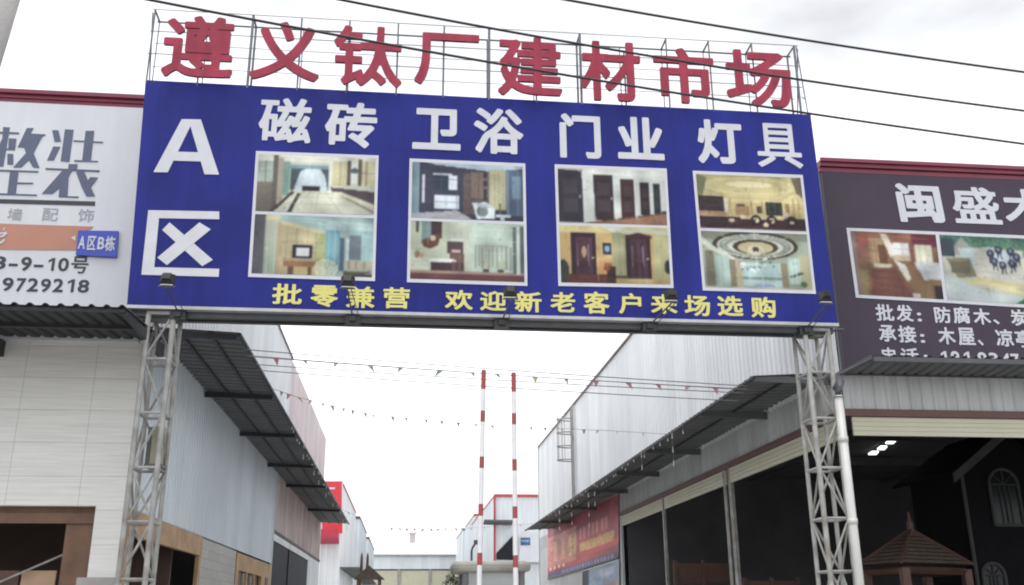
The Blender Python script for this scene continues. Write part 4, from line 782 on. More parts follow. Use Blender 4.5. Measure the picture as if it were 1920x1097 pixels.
def pic_interior():
    c = Canvas(40, 34, (150, 104, 70)); c.rect(0, 0, .16, .4, (160, 92, 80)); c.rect(.1, .04, .2, .2, (196, 80, 70)); c.rect(.16, 0, .9, .14, (164, 96, 66)); c.rect(.7, .02, 1, .2, (128, 44, 60)); c.rect(.2, .1, .36, .5, (190, 150, 100)); c.rect(.3, .2, .4, .5, (120, 70, 50))
    c.poly([(.34, .02), (.42, .04), (.5, .3), (.44, .42)], (226, 216, 196)); c.rect(.48, .16, .68, .36, (222, 224, 226)); c.rect(.72, .18, .92, .56, (220, 220, 186)); c.rect(.66, .14, .71, .5, (150, 86, 70)); c.rect(.46, .36, .66, .44, (206, 186, 140))
    c.poly([(.44, .42), (.6, .5), (.64, .7), (.58, .8)], (222, 222, 202)); c.poly([(.7, .46), (1, .44), (1, .7), (.8, .72)], (206, 212, 216)); c.rect(.22, .5, .44, .56, (206, 206, 166)); c.poly([(.2, .6), (.46, .54), (.66, 1), (.16, 1)], (136, 74, 62)); c.line(.44, .44, .66, .98, .05, (150, 92, 66))
    c.poly([(.78, .72), (1, .7), (.96, 1), (.72, 1)], (150, 116, 70)); c.poly([(.04, .6), (.16, .6), (.12, 1), (.04, 1)], (160, 140, 80)); c.rect(.9, .8, 1, 1, (54, 44, 50)); c.rect(.64, .92, .72, 1, (226, 206, 190)); c.rect(0, 0, .05, 1, (150, 120, 116)); c.lines([(.2,.6,.55,.62),(.2,.7,.58,.74),(.19,.8,.6,.86),(.18,.9,.64,.96)], .014, (104,56,48)); c.lines([(.22,.14,.22,.5),(.27,.14,.27,.5),(.33,.2,.33,.5),(.2,.3,.38,.3)], .014, (130,88,58)); c.lines([(.5,.16,.5,.36),(.58,.16,.58,.36),(.48,.26,.68,.26),(.78,.18,.78,.5),(.86,.18,.86,.5)], .012, (176,160,140)); c.lines([(.05,.1,.2,.14),(.2,.06,.9,.08)], .016, (190,126,88)); c.lines([(.8,.74,.78,1),(.88,.74,.88,1)], .012, (120,88,54)); c.speck(0, 0, 1, 1, 9); return c.blur()
def pic_garden():
    c = Canvas(76, 36, (190, 196, 170)); c.vgrad(0, 0, 1, .28, (60, 120, 100), (110, 160, 120)); c.speck(0, 0, 1, .3, 26, 2); c.poly([(.05, .3), (.16, .02), (.26, .3)], (160, 160, 150)); c.rect(0, .05, .1, .34, (60, 76, 90)); c.poly([(.12, .2), (.4, .16), (.6, .3), (.5, .62), (.18, .5)], (176, 200, 204)); c.rect(.3, .3, .6, .62, (204, 210, 208))
    c.rect(.24, .2, .62, .66, (196, 194, 180)); c.lines([(.2,.34,.62,.36),(.2,.44,.64,.46),(.2,.54,.66,.57)], .014, (168, 164, 150)); c.ell(.45, .30, .07, .07, (186, 200, 216))
    for ax_, ay_ in ((.36,.26),(.38,.38),(.44,.43),(.51,.40),(.55,.30),(.51,.22),(.42,.2)):
        c.ell(ax_, ay_, .028, .06, (44, 54, 80)); c.line(ax_, ay_, ax_-.01, ay_+.14, .01, (50, 58, 80)); c.line(ax_+.012, ay_, ax_+.02, ay_+.13, .01, (50, 58, 80)); c.ell(ax_, ay_-.01, .012, .03, (120, 136, 164))
    c.ell(.72, .4, .14, .16, (206, 210, 176)); c.rect(.6, .2, 1, .3, (110, 160, 120)); c.ell(.66, .6, .08, .1, (150, 180, 130)); c.rect(.8, .3, 1, .5, (90, 130, 90))
    c.poly([(.03, .36), (.2, .34), (.24, .62), (.1, .66)], (136, 130, 96)); c.rect(.06, .4, .2, .58, (110, 104, 80)); c.poly([(.12, .72), (.24, .66), (.6, .78), (.72, .84), (.66, .9), (.26, .74), (.14, .8)], (216, 204, 140)); c.poly([(.22, .62), (.62, .72), (.62, .76), (.24, .68)], (206, 192, 120)); c.poly([(.0, .6), (.12, .7), (.3, .84), (.56, .9), (.56, 1), (0, 1)], (190, 206, 206))
    c.poly([(.66, .8), (.8, .68), (1, .66), (1, 1), (.5, 1), (.58, .9)], (44, 130, 74)); c.speck(0, 0, 1, 1, 9); return c.blur()
mb = MB(); mb.prism([q[3], q[2], q[1], q[0]], (0, .008, 0)); fr = mb.build('picture_frame', WHITE_INK, bs); fr['label'] = 'photo of a wooden interior on the brown sign'
def inset(q, a, b, c_, d): 
    P = lambda u, v: (q[0]*(1-u)+q[1]*u)*(1-v) + (q[3]*(1-u)+q[2]*u)*v + Vector((0, -.004, 0)); return [P(a, b), P(c_, b), P(c_, d), P(a, d)]
def pic_on(fn, q, e, fr): fn().mesh('picture', inset(q, *e), fr)
pic_on(pic_interior, q, (.035, .045, .76+.2, .955), fr)
q2 = [q[1]+Vector((.003, 0, 0)), onY(2020, 446, YL2), onY(2040, 584, YL2), q[2]+Vector((.003, 0, 0))]
mb = MB(); mb.prism([q2[3], q2[2], q2[1], q2[0]], (0, .008, 0)); fr = mb.build('picture_frame', WHITE_INK, bs); fr['label'] = 'photo of a garden terrace on the brown sign'
pic_on(pic_garden, q2, (.0, .045, .97, .955), fr)

# ---- inside the right bay
for k, (pts, lb) in enumerate(((((1655, 834), (1676, 834), (1688, 824), (1668, 824)), 'lit ceiling panel nearest the shutter inside the dark right bay'),
                               (((1640, 845), (1660, 845), (1668, 837), (1650, 837)), 'lit ceiling panel in the middle of three inside the dark right bay'),
                               (((1623, 854), (1645, 854), (1652, 847), (1634, 847)), 'lit ceiling panel farthest back of three inside the dark right bay'))):
    P = [onZ(x, y, 6.12) for x, y in pts]; t = thing('ceiling_light', sum(P, Vector())/4, lb, 'ceiling light', 'ceiling lights in the right bay')
    c0 = sum(P, Vector())/4; P = [c0+(p_-c0)*.66 for p_ in P]; mb = MB(); mb.prism(P, (0, 0, .04)); mb.build('diffuser', LIT, t)
    mb = MB(); mb.prism([c0+(p-c0)*1.08+Vector((0, 0, .042)) for p in P], (0, 0, .03)); mb.build('frame', STEEL_D, t)
YG = 19.5
gp = [onZ(x, y, 2.72) for x, y in ((1604, 1043), (1692, 1054), (1826, 1050))]
gl, gn, gr = onY(1606, 1048, YG+.9), onY(1690, 1054, YG-.55), onY(1824, 1050, YG+.5)
ctr = (Vector((gl.x+gr.x, gl.y+gr.y, 0)))/2; zg = gn.z; gb = Vector((2*ctr.x-gn.x, 2*ctr.y-gn.y, zg)); gl.z = gr.z = zg
gz = thing('wooden_gazebo', (ctr.x, ctr.y, 0), 'red brown wooden gazebo with a tiled pyramid roof and finial inside the dark right bay', 'gazebo')
ap = Vector((ctr.x, ctr.y, onY(1676, 992, ctr.y).z)); R4 = [gl, gn, gr, gb]
mb = MB()
for k in range(4):
    a, b = R4[k], R4[(k+1) % 4]; nr = 9
    for j in range(nr):
        t0, t1 = j/nr, (j+1)/nr; o0 = Vector((0, 0, .012))
        mb.poly([a.lerp(ap, t0), b.lerp(ap, t0), b.lerp(ap, t1)-o0*(1 if j < nr-1 else 0), a.lerp(ap, t1)-o0*(1 if j < nr-1 else 0)])
mb.poly([p-Vector((0, 0, .02)) for p in R4])
rf = mb.build('roof', mat('gazebo shingle', (0.105, 0.08, 0.066), 0.75, spec=0.2, var=0.3, scale=9), gz)
mb = MB(); mb.tube(ap-Vector((0, 0, .1)), ap+Vector((0, 0, .16)), .07, 8); mb.tube(ap+Vector((0, 0, .16)), ap+Vector((0, 0, .36)), .045, 8, .02)
for p in R4: mb.tube(p, ap, .035, 6)
mb.build('finial', WOOD_R, rf)
for k in range(4):
    mb = MB(); a, b = [ctr.to_3d()+(Vector((p.x, p.y, 0))-ctr)*.86 for p in (R4[k], R4[(k+1) % 4])]
    a.z = b.z = zg-.14; mb.tube(a, b, .07, 4); mb.build('beam', WOOD_R, gz)
    for zz, r_ in ((zg-.5, .03), (.9, .04), (.45, .04)): mb = MB(); a.z = b.z = zz; mb.tube(a, b, r_, 4); mb.build('rail', WOOD_R, gz)
for p in R4:
    c_ = ctr+(Vector((p.x, p.y, 0))-ctr)*.86; mb = MB(); mb.box(c_.x-.08, c_.x+.08, c_.y-.08, c_.y+.08, .03, zg-.1); mb.build('post', WOOD_R, gz)
# black timber show house
YH = 21.2
hv = thing('show_house', onY(1860, 1097, YH).to_2d().to_3d(), 'black weatherboard show house with grey gable trim and arched windows inside the right bay', 'show house')
xh0 = onY(1806, 900, YH).x; zev = onY(1806, 885, YH).z; pap = onY(1868, 826, YH); xh1 = 2*pap.x-xh0+.6; xap = (xh0+xh1)/2
slope = (pap.z-zev)/(pap.x-xh0); zap = min(5.9, zev+slope*(xap-xh0)*.9)
mb = MB(); mb.prism([(xh0, YH, .03), (xh1, YH, .03), (xh1, YH, zev), (xap, YH, zap), (xh0, YH, zev)], (0, 2.4, 0)); mb.build('wall', HOUSE_BLK, hv)
mb = MB()
for sx, xe in ((-1, xh0), (1, xh1)):
    e = Vector((xe+sx*.38, YH-.3, zev-.28)); a = Vector((xap, YH-.3, zap+.06)); mb.prism([e, a, a+Vector((0, 0, .22)), e+Vector((0, 0, .22))], (0, .06, 0))
mb.tube((xh0-.03, YH-.02, .03), (xh0-.03, YH-.02, zev), .045, 6); mb.build('barge_board', HOUSE_TRIM, hv)
mb = MB()
for sx, xe in ((-1, xh0), (1, xh1)):
    e = Vector((xe+sx*.4, YH-.24, zev-.1)); a = Vector((xap, YH-.24, zap+.12)); mb.prism([e, a, a+Vector((0, 0, .08)), e+Vector((0, 0, .08))], (0, 2.8, 0))
mb.build('roof', HOUSE_BLK, hv)
def arch_window(x0, x1, z0, zt, parent, Y):
    xc, r = (x0+x1)/2, (x1-x0)/2; zs_ = zt-r
    ring = [(x0, z0)] + [(xc-r*math.cos(t), zs_+r*math.sin(t)) for t in np.linspace(0, math.pi, 13)] + [(x1, z0)]
    mb = MB()
    for (a, b), (c_, d) in zip(ring, ring[1:]+ring[:1]): mb.tube((a, Y-.03, b), (c_, Y-.03, d), .038, 6)
    mb.tube((xc, Y-.03, z0), (xc, Y-.03, zt), .018, 4); mb.tube((x0, Y-.03, zs_), (x1, Y-.03, zs_), .02, 4)
    for t in (.33, .66): mb.tube((x0+(x1-x0)*t, Y-.03, z0), (x0+(x1-x0)*t, Y-.03, zs_), .012, 4)
    for t in (-.8, .8): mb.tube((xc, Y-.03, zs_), (xc+r*math.sin(t), Y-.03, zs_+r*math.cos(t)), .012, 4)
    f = mb.build('window_frame', HOUSE_TRIM, parent)
    mb = MB(); mb.poly([(a, Y-.008, b) for a, b in ring], rev=True); mb.build('pane', WINGLASS, f)
w0, w1 = onY(1858, 940, YH), onY(1912, 940, YH); arch_window(w0.x, w1.x, onY(1890, 985, YH).z, onY(1882, 880, YH).z, hv, YH)
w0, w1 = onY(1843, 1090, YH), onY(1885, 1090, YH); arch_window(w0.x, w1.x, onY(1860, 1150, YH).z, onY(1862, 1056, YH).z, hv, YH)
# timber fence panels further in
for (a, b, top, Yp, lb) in ((1262, 1374, 1053, 27.5, 'red brown timber panel standing behind the slim column in the right bay'), (1392, 1500, 1086, 24.5, 'low red brown timber panel between the double column and the lattice tower')):
    A, B = onY(a, top, Yp), onY(b, top, Yp); t = thing('fence_panel', (A.x, Yp, 0), lb, 'timber panel', 'timber panels in the right bay'); mb = MB(); n = 5
    for k in range(n): mb.box(A.x, B.x, Yp, Yp+.05, .05+(A.z-.05)*k/n, .05+(A.z-.05)*(k+.92)/n)
    mb.build('boards', WOOD_R, t); mb = MB()
    for xx in (A.x+.06, (A.x+B.x)/2, B.x-.06): mb.box(xx-.05, xx+.05, Yp-.04, Yp-.001, .03, A.z+.04)
    mb.build('batten', WOOD_R, t)
# banner on the rear of the right wall
bc = [onX(x, y, XR-.06) for x, y in ((1027, 992), (1160, 924), (1160, 1046), (1027, 1086))]
bn = thing('shop_banner', bc[3], 'faded red shop banner with yellow blurred characters hung under the right awning', 'banner')
def pic_banner():
    c = Canvas(72, 48, (186, 62, 66)); c.rect(0, 0, 1, .3, (150, 48, 66)); c.rect(.0, .2, .5, .8, (196, 104, 92)); c.rect(.9, 0, 1, .85, (168, 60, 76)); c.rect(.5, .68, 1, .78, (206, 62, 58))
    for x0, x1, cc in ((.12, .19, (214, 150, 120)), (.26, .31, (206, 150, 96)), (.38, .44, (214, 182, 90)), (.46, .5, (206, 166, 84))): c.rect(x0, .32, x1, .7, cc, .8)
    for x in (.55, .6, .66, .71, .76, .82, .86): c.rect(x, .28, x+.02, .48, (206, 150, 150), .7)
    c.rect(.55, .54, .95, .70, (214, 164, 76), .85); c.speck(.5, .5, .96, .72, 26, 2); c.speck(.05, .3, .5, .76, 20, 2)
    for x in (.06, .14, .22, .3): c.ell(x, .82, .02, .025, (230, 190, 170))
    c.rect(0, .89, 1, 1, (84, 72, 118)); 
    for i in range(18): x = .28+.038*i; c.rect(x, .905, x+.018, .965, (170, 160, 196), .7)
    c.speck(0, 0, 1, 1, 9); return c.blur()
pic_banner().mesh('banner_cloth', bc, bn, gain=1.45)
mb = MB(); mb.tube(bc[0]+Vector((-.02, 0, 0)), bc[1]+Vector((-.02, 0, 0)), .03, 6); mb.tube(bc[3]+Vector((-.02, 0, 0)), bc[2]+Vector((-.02, 0, 0)), .03, 6); mb.build('batten', STEEL_D, bn)
pc = [onX(x, y, XR-.08) for x, y in ((1092, 1071), (1160, 1050), (1160, 1140), (1092, 1150))]
po = thing('shop_poster', pc[3], 'light blue poster on the grey wall just below the red banner', 'poster')
c = Canvas(24, 24, (150, 180, 214)); c.rect(0, 0, .2, 1, (60, 70, 84)); c.rect(.5, .1, .9, .25, (190, 204, 226)); c.rect(.6, .4, 1, .7, (196, 170, 190)); c.speck(0, 0, 1, 1, 12, 2); c.blur().mesh('poster_sheet', pc, po)
mb = MB(); 
for a, b in ((0, 1), (1, 2), (2, 3), (3, 0)): mb.tube(pc[a], pc[b], .025, 6)
mb.build('poster_frame', CLAD_FAR, po)
# caged ladder
yl = onX(1080, 850, XR).y; zt_l = onX(1082, 768, XR).z; zb_l = onX(1078, 922, XR).z
ld = thing('caged_ladder', (XR-.2, yl, zb_l), 'grey caged ladder climbing the white upper wall of the right warehouse', 'ladder')
mb = MB()
for dy in (-.22, .22): mb.tube((XR-.16, yl+dy, zb_l-.6), (XR-.16, yl+dy, zt_l+.3), .035, 6)
mb.build('rail', STEEL, ld)
mb = MB()
for z in np.arange(zb_l-.4, zt_l+.6, .3): mb.tube((XR-.16, yl-.22, z), (XR-.16, yl+.22, z), .018, 5)
mb.build('rung', STEEL, ld)
zc0 = onX(1075, 868, XR).z
for z in np.arange(zc0, zt_l+.1, .62):
    mb = MB(); mb.path([(XR-.16 - .78*math.sin(t)*.9, yl-.36*math.cos(t), z) for t in np.linspace(0, math.pi, 11)], .03, 5); mb.build('cage_hoop', STEEL, ld)
mb = MB()
for t in (.6, 1.2, 1.9, 2.5): mb.tube((XR-.16-.70*math.sin(t), yl-.36*math.cos(t), zc0), (XR-.16-.70*math.sin(t), yl-.36*math.cos(t), zt_l), .014, 4)
mb.build('cage_bar', STEEL, ld)

# ================================================================== BARRIER, BOOTH
def barrier(tp, bp, Y, label):
    a, b = onY(*tp, Y), onY(*bp, Y); dirv = (a-b).normalized(); base = b - dirv*((b.z-1.0)/dirv.z)
    t = thing('barrier_gate', (base.x, Y, 0), label, 'barrier gate', 'raised barrier arms at the gateway')
    L_ = (a-base).length; W_, R_ = MB(), MB(); z = 0.0
    sp = L_/6.15; cur = 0.0
    edges = []
    top = L_
    bands = [(top-.30, top)] + [(top-.63-.17-.69*k, top-.63-.69*k) for k in range(6)]
    segs = sorted([(max(0, p), q) for p, q in bands if q > 0]); pos = 0
    for p, q in segs:
        if p > pos: W_.tube(base+dirv*pos, base+dirv*p, .036, 8)
        R_.tube(base+dirv*p, base+dirv*q, .0365, 8); pos = q
    W_.build('arm', POLE_W, t); R_.build('arm_band', POLE_R, t)
    mb = MB(); mb.box(base.x-.17, base.x+.17, Y+.05, Y+.40, .0, 1.12); mb.box(base.x-.2, base.x+.2, Y+.02, Y+.43, 1.12, 1.17); mb.build('cabinet', POLE_W, t)
    mb = MB(); mb.tube((base.x, Y-.06, 1.0), (base.x, Y+.06, 1.0), .09, 12); mb.build('pivot', STEEL_D, t)
barrier((907, 694), (898.5, 1097), 14.4, 'raised red and white barrier arm, left one of the pair, leaning slightly left')
barrier((963, 699), (967, 1097), 14.4, 'raised red and white barrier arm, right one of the pair, standing nearly upright')
YBo = 20.0
b0, b1 = onY(850, 1054, YBo), onY(998, 1054, YBo)
bo = thing('guard_booth', ((b0.x+b1.x)/2, YBo+.8, 0), 'small pale guard booth with a thick rounded roof behind the barrier arms', 'guard booth')
zbt = onY(920, 1051, YBo).z; zbb = zbt-.22
mb = MB(); n = 16; pts = []
xa, xb = b0.x, b1.x; ya, yb_ = YBo, YBo+1.7; rr = .28
for cx_, cy_, a0 in ((xb-rr, ya+rr, -90), (xb-rr, yb_-rr, 0), (xa+rr, yb_-rr, 90), (xa+rr, ya+rr, 180)):
    for t in range(6): an = math.radians(a0+18*t); pts.append((cx_+rr*math.cos(an), cy_+rr*math.sin(an)))
prof = [(.86, 0), (.98, .03), (1.0, .08), (1.0, .15), (.97, .2), (.9, .22)]
mx, my = (xa+xb)/2, (ya+yb_)/2; i0 = len(mb.v)
for s_, dz in prof:
    for x, y in pts: mb.v.append((mx+(x-mx)*s_, my+(y-my)*s_, zbb+dz))
N = len(pts)
for k in range(len(prof)-1):
    for t in range(N): mb.face(i0+k*N+t, i0+k*N+(t+1) % N, i0+(k+1)*N+(t+1) % N, i0+(k+1)*N+t)
mb.face(*range(i0+N-1, i0-1, -1)); mb.face(*range(i0+(len(prof)-1)*N, i0+len(prof)*N))
mb.build('roof', mat('booth roof', (0.36, 0.35, 0.32), 0.6, var=0.2, scale=3, dirt=(0.2, 0.18, 0.14)), bo)
wx0, wx1 = onY(868, 1085, YBo+.2).x, onY(984, 1085, YBo+.2).x
mb = MB(); mb.box(wx0, wx1, YBo+.2, YBo+1.5, 0, 1.0); mb.build('lower_wall', CLAD_WHITE, bo)
for x in (wx0+.05, wx1-.05):
    for y in (YBo+.25, YBo+1.45): mb = MB(); mb.box(x-.05, x+.05, y-.05, y+.05, 1.0, zbb); mb.build('corner_post', mat('booth steel', (0.16, 0.16, 0.16), .5, .2), bo)
mb = MB(); mb.box(wx0+.11, wx1-.11, YBo+.24, YBo+.27, 1.0, zbb); mb.box(wx0+.04, wx0+.06, YBo+.31, YBo+1.4, 1.0, zbb); mb.box(wx1-.06, wx1-.04, YBo+.31, YBo+1.4, 1.0, zbb)
mb.build('window', mat('pale booth glass', (0.40, 0.42, 0.42), 0.15, var=0.15, scale=2), bo)
mb = MB(); mb.box(wx0+.11, wx1-.11, YBo+1.44, YBo+1.47, 1.0, zbb); mb.build('rear_window', mat('pale booth glass'), bo)

# ================================================================== FAR BUILDINGS
def far_block(x0, x1, y0, y1, h, label, clad, trim, wall_bits=None, group=None):
    t = thing('warehouse', ((x0+x1)/2, y0, 0), label, 'warehouse', group)
    xin = x1 if x1 < 1 else x0; nx = 1 if x1 < 1 else -1
    mb = MB(); mb.box(x0+.02, x1-.02, y0+.05, y1, 0, h-.3)
    mb.ribs((x0, y0, 3.2), (1, 0, 0), (0, 0, 1), (0, -1, 0), x1-x0, h-3.2, .4, .04); mb.ribs((xin, y0, 3.2), (0, 1, 0), (0, 0, 1), (nx, 0, 0), y1-y0, h-3.2, .4, .04); mb.build('wall', clad, t)
    mb = MB(); mb.box(x0-.05, x1+.05, y0-.1, y0+.04, h-.02, h+.22); mb.box(xin-.08, xin+.1, y0+.05, y1, h-.02, h+.1); mb.build('roof_trim', trim, t)
    mb = MB(); mb.poly([(x0, y0+.05, h), (x1, y0+.05, h), (x1, y1, h), (x0, y1, h)]); mb.build('roof', CLAD_WHITE, t)
    z = 4.7; mb = MB(); xo_ = xin+nx*1.4; mb.hexa([(min(xin, xo_), y0+.3, z), (max(xin, xo_), y0+.3, z), (max(xin, xo_), y1-.4, z), (min(xin, xo_), y1-.4, z)], [(min(xin, xo_), y0+.3, z+.08), (max(xin, xo_), y0+.3, z+.08), (max(xin, xo_), y1-.4, z+.08), (min(xin, xo_), y1-.4, z+.08)]); mb.build('awning', AWN, t)
    n = max(1, int((y1-y0)/6))
    for k in range(n):
        ya_ = y0+(y1-y0)*k/n+.5; yb__ = y0+(y1-y0)*(k+1)/n-.5; mb = MB(); mb.box(xin-.04, xin+.04, ya_, yb__, 0, 3.1); mb.build('roller_shutter', BEIGE, t)
    return t
G = 'far warehouses down the lane'
TR2 = mat('bright red trim', (0.42, 0.06, 0.07), .5, var=.1)
y2 = onX(643, 905, XL).y; h2 = onX(643, 905, XL).z
l2 = far_block(-16, XL, y2, 92, h2-.2, 'white warehouse whose front wall carries the red sign board, beyond the left awning', CLAD_WHITE, TR2, group=G)
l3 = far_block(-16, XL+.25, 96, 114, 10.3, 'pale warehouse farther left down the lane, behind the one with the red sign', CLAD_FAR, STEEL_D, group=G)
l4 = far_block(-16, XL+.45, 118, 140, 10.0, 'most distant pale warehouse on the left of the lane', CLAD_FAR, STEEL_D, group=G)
rq = [onY(x, y, y2-.12) for x, y in ((604, 902), (643, 902), (642, 1000), (604, 1000))]
rs = thing('shop_sign', rq[3], 'bright red sign board with white strokes on the white building past the left awning', 'shop sign')
mb = MB(); mb.prism([rq[3], rq[2], rq[1], rq[0]], (0, .1, 0)); mb.build('board', mat('bright red sign', (0.58, 0.035, 0.045), .45, var=.08, scale=.6), rs)
mb = MB(); strokes(mb, [[(612, 914), (628, 914), (628, 917.5), (615, 917.5), (613, 928), (610, 928)], [(617, 936), (625, 936), (625, 940), (617, 941)], [(618, 942), (626, 958), (630, 968), (626, 960), (618, 948)], [(641, 904), (643.2, 904), (642.8, 975), (640.6, 975)]], y2-.14); mb.build('sign_lettering', WHITE_INK, rs)
rc = [onY(x, y, y2-1.6) for x, y in ((596, 992), (634, 992), (634, 1009), (594, 1009))]
mb = MB(); mb.prism([rc[3], rc[2], rc[1], rc[0]], (0, 1.4, -.3)); mb.build('front_awning', mat('crimson awning', (.45, .03, .07), .5, var=.1), l2)
r2y = onX(927, 925, XR).y; hr2 = onX(927, 927, XR).z
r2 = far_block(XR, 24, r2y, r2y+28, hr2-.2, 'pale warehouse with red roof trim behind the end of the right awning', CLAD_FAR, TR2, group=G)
mb = MB(); mb.box(XR-.08, XR+.1, r2y-.09, r2y+.01, 3, hr2-.2); mb.build('corner_trim', TR2, r2)
pw = [onY(x, y, r2y-.4) for x, y in ((974, 1003), (1040, 1003), (1040, 1054), (974, 1054))]
mb = MB(); mb.prism([pw[3], pw[2], pw[1], pw[0]], (0, .2, 0)); fs = mb.build('shop_sign', SIGN_W, loc=pw[3]); tag(fs, 'plain white sign board with a blue plaque on the red trimmed pale warehouse', 'shop sign')
pw = [onY(x, y, r2y-.46) for x, y in ((976, 1008), (994, 1008), (994, 1022), (976, 1022))]
fp = thing('address_plaque', pw[3], 'tiny blue plaque on the far white sign board at the end of the right awning', 'plaque')
c = Canvas(16, 12, (58, 104, 178)); c.rect(.1, .3, .9, .6, (150, 180, 220), .8); c.blur().mesh('plate', pw, fp)
aq = [onY(x, y, r2y-1.2) for x, y in ((908, 974), (962, 975), (962, 978.5), (908, 977))]
mb = MB(); mb.prism([aq[3], aq[2], aq[1], aq[0]], (0, 1.1, -.2)); mb.build('front_awning', AWN, r2)
tq = [onY(x, y, r2y-.14) for x, y in ((931, 1037), (962, 1004), (962, 1050), (931, 1049))]
mb = MB(); mb.prism([tq[3], tq[2], tq[1], tq[0]], (0, .1, 0)); mb.build('canopy_shade_panel', DOORDARK, r2)  # flat dark panel standing in for the shaded underside of a canopy
r3 = far_block(onY(889, 965, r2y+30).x, 24, r2y+30, r2y+46, onY(889, 967, r2y+30).z, 'second pale warehouse on the right down the lane, half hidden by the left barrier arm', CLAD_FAR, TR2, group=G)
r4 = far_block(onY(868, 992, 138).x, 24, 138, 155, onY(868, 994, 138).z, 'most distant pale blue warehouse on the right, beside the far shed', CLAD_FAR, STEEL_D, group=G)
# gooseneck lamp beside the booth
gq = onY(884, 1060, 60); gl_ = thing('lane_lamp', (gq.x, 60, 0), 'dark bent lamp post rising behind the guard booth roof', 'street lamp')
e = onY(884, 1030, 60); e2 = onY(894, 1018, 60)
mb = MB(); mb.path([(gq.x, 60, 0), (gq.x, 60, e.z-.1), (gq.x+.06, 60, e.z+.1), (gq.x+.2, 60, e2.z-.06), (e2.x, 60, e2.z)], .07, 8); mb.build('post', STEEL_D, gl_)
mb = MB(); mb.box(e2.x-.18, e2.x+.2, 59.85, 60.15, e2.z-.1, e2.z+.16); mb.build('lamp_head', STEEL_D, gl_)
# shed closing the lane
YE = 158.0
A, B = onY(690, 1040, YE), onY(866, 1040, YE); zc = A.z
sh = thing('shed', (2, YE, 0), 'long pale shed with beige shutters closing the far end of the lane', 'shed')
mb = MB(); zsh = onY(780, 1067, YE).z; mb.box(-22, 34, YE, YE+.3, zsh, zc); mb.box(-22, 34, YE+1.5, YE+40, 0, zc-1); mb.build('wall', CLAD_FAR, sh)
mb = MB(); mb.poly([(-22, YE-.3, zc+.02), (34, YE-.3, zc+.02), (34, YE+22, zc+3.2), (-22, YE+22, zc+3.2)]); mb.poly([(-22, YE+22, zc+3.2), (34, YE+22, zc+3.2), (34, YE+44, zc), (-22, YE+44, zc)])
rfo = mb.build('roof', mat('white roof sheet', (.72, .73, .75), .5, var=.05, scale=.3), sh)
mb = MB(); mb.box(-22, 34, YE-.34, YE-.302, zc-.2, zc+.05); mb.build('gutter', STEEL, sh)
cxx = [onY(x, 1060, YE).x for x in (690, 749, 807, 866)]; cxx = [cxx[0]-(cxx[1]-cxx[0])] + cxx + [cxx[-1]+(cxx[1]-cxx[0])]
for a, b in zip(cxx, cxx[1:]): mb = MB(); slats(mb, a+.22, b-.22, 0, zsh-.2, 'x', YE+.2); mb.build('roller_shutter', BEIGE, sh)
mb = MB(); 
for a in cxx: mb.box(a-.2, a+.2, YE+.05, YE+.35, 0, zsh-.01)
mb.build('column', STEEL, sh)
cp = onY(773, 1030, YE+26); ct = onY(773, 999, YE+26)
tag(MB().box(cp.x-.55, cp.x+.55, YE+26, YE+27.1, 0, ct.z-.15).box(cp.x-.68, cp.x+.68, YE+25.87, YE+27.23, ct.z-.15, ct.z+.1).build('chimney', mat('chimney render', (.40, .38, .38), .8, var=.1), loc=(cp.x, YE+26.5, 0)), 'square grey chimney standing up behind the far shed roof', 'chimney')

# ---- leafy potted shrubs at the lane edges (tops only in view)
def shrub(px, Y, top, wdt, label, flower):
    b = onY(px, 1090, Y); h = onY(px, top, Y).z; t = thing('potted_shrub', (b.x, Y, 0), label, 'potted shrub')
    mb = MB(); mb.tube((b.x, Y, 0), (b.x, Y, .55), .22, 12, .3); mb.build('pot', mat('brown pot', (.14, .08, .06), .7, var=.2), t)
    mb = MB(); mb.tube((b.x, Y, .5), (b.x+.03, Y, h*.7), .035, 6, .015)
    for k in range(7): an = k*2.4; mb.tube((b.x+.01, Y, h*(.35+.05*k)), (b.x+wdt*.4*math.cos(an), Y+wdt*.4*math.sin(an), h*(.55+.06*k)), .012, 5)
    mb.build('stem', WOOD_D, t)
    for nm, mt, n in (('foliage', mat('shrub leaf', (.13, .15, .09), .6, var=.3, scale=6), 650), ('blossom', mat('pale blossom', (.6, .58, .48), .6, var=.1), 520 if flower else 50)):
        mb = MB()
        for _ in range(n):
            r = RNG.rand()**.4; an = RNG.rand()*6.28; el = RNG.uniform(-.7, 1.5)
            p = Vector((b.x+wdt*.55*r*math.cos(an)*math.cos(el), Y+wdt*.55*r*math.sin(an)*math.cos(el), h*.66+h*.34*r*math.sin(el)))
            u = Vector(RNG.randn(3)).normalized(); v = u.orthogonal().normalized(); s_ = RNG.uniform(.035, .08); mb.poly([p-u*s_, p+v*s_*.6, p+u*s_, p-v*s_*.6])
        mb.build(nm, mt, t)
shrub(850, 24, 1072, .7, 'leafy shrub with pale blossom rising left of the guard booth roof', True)
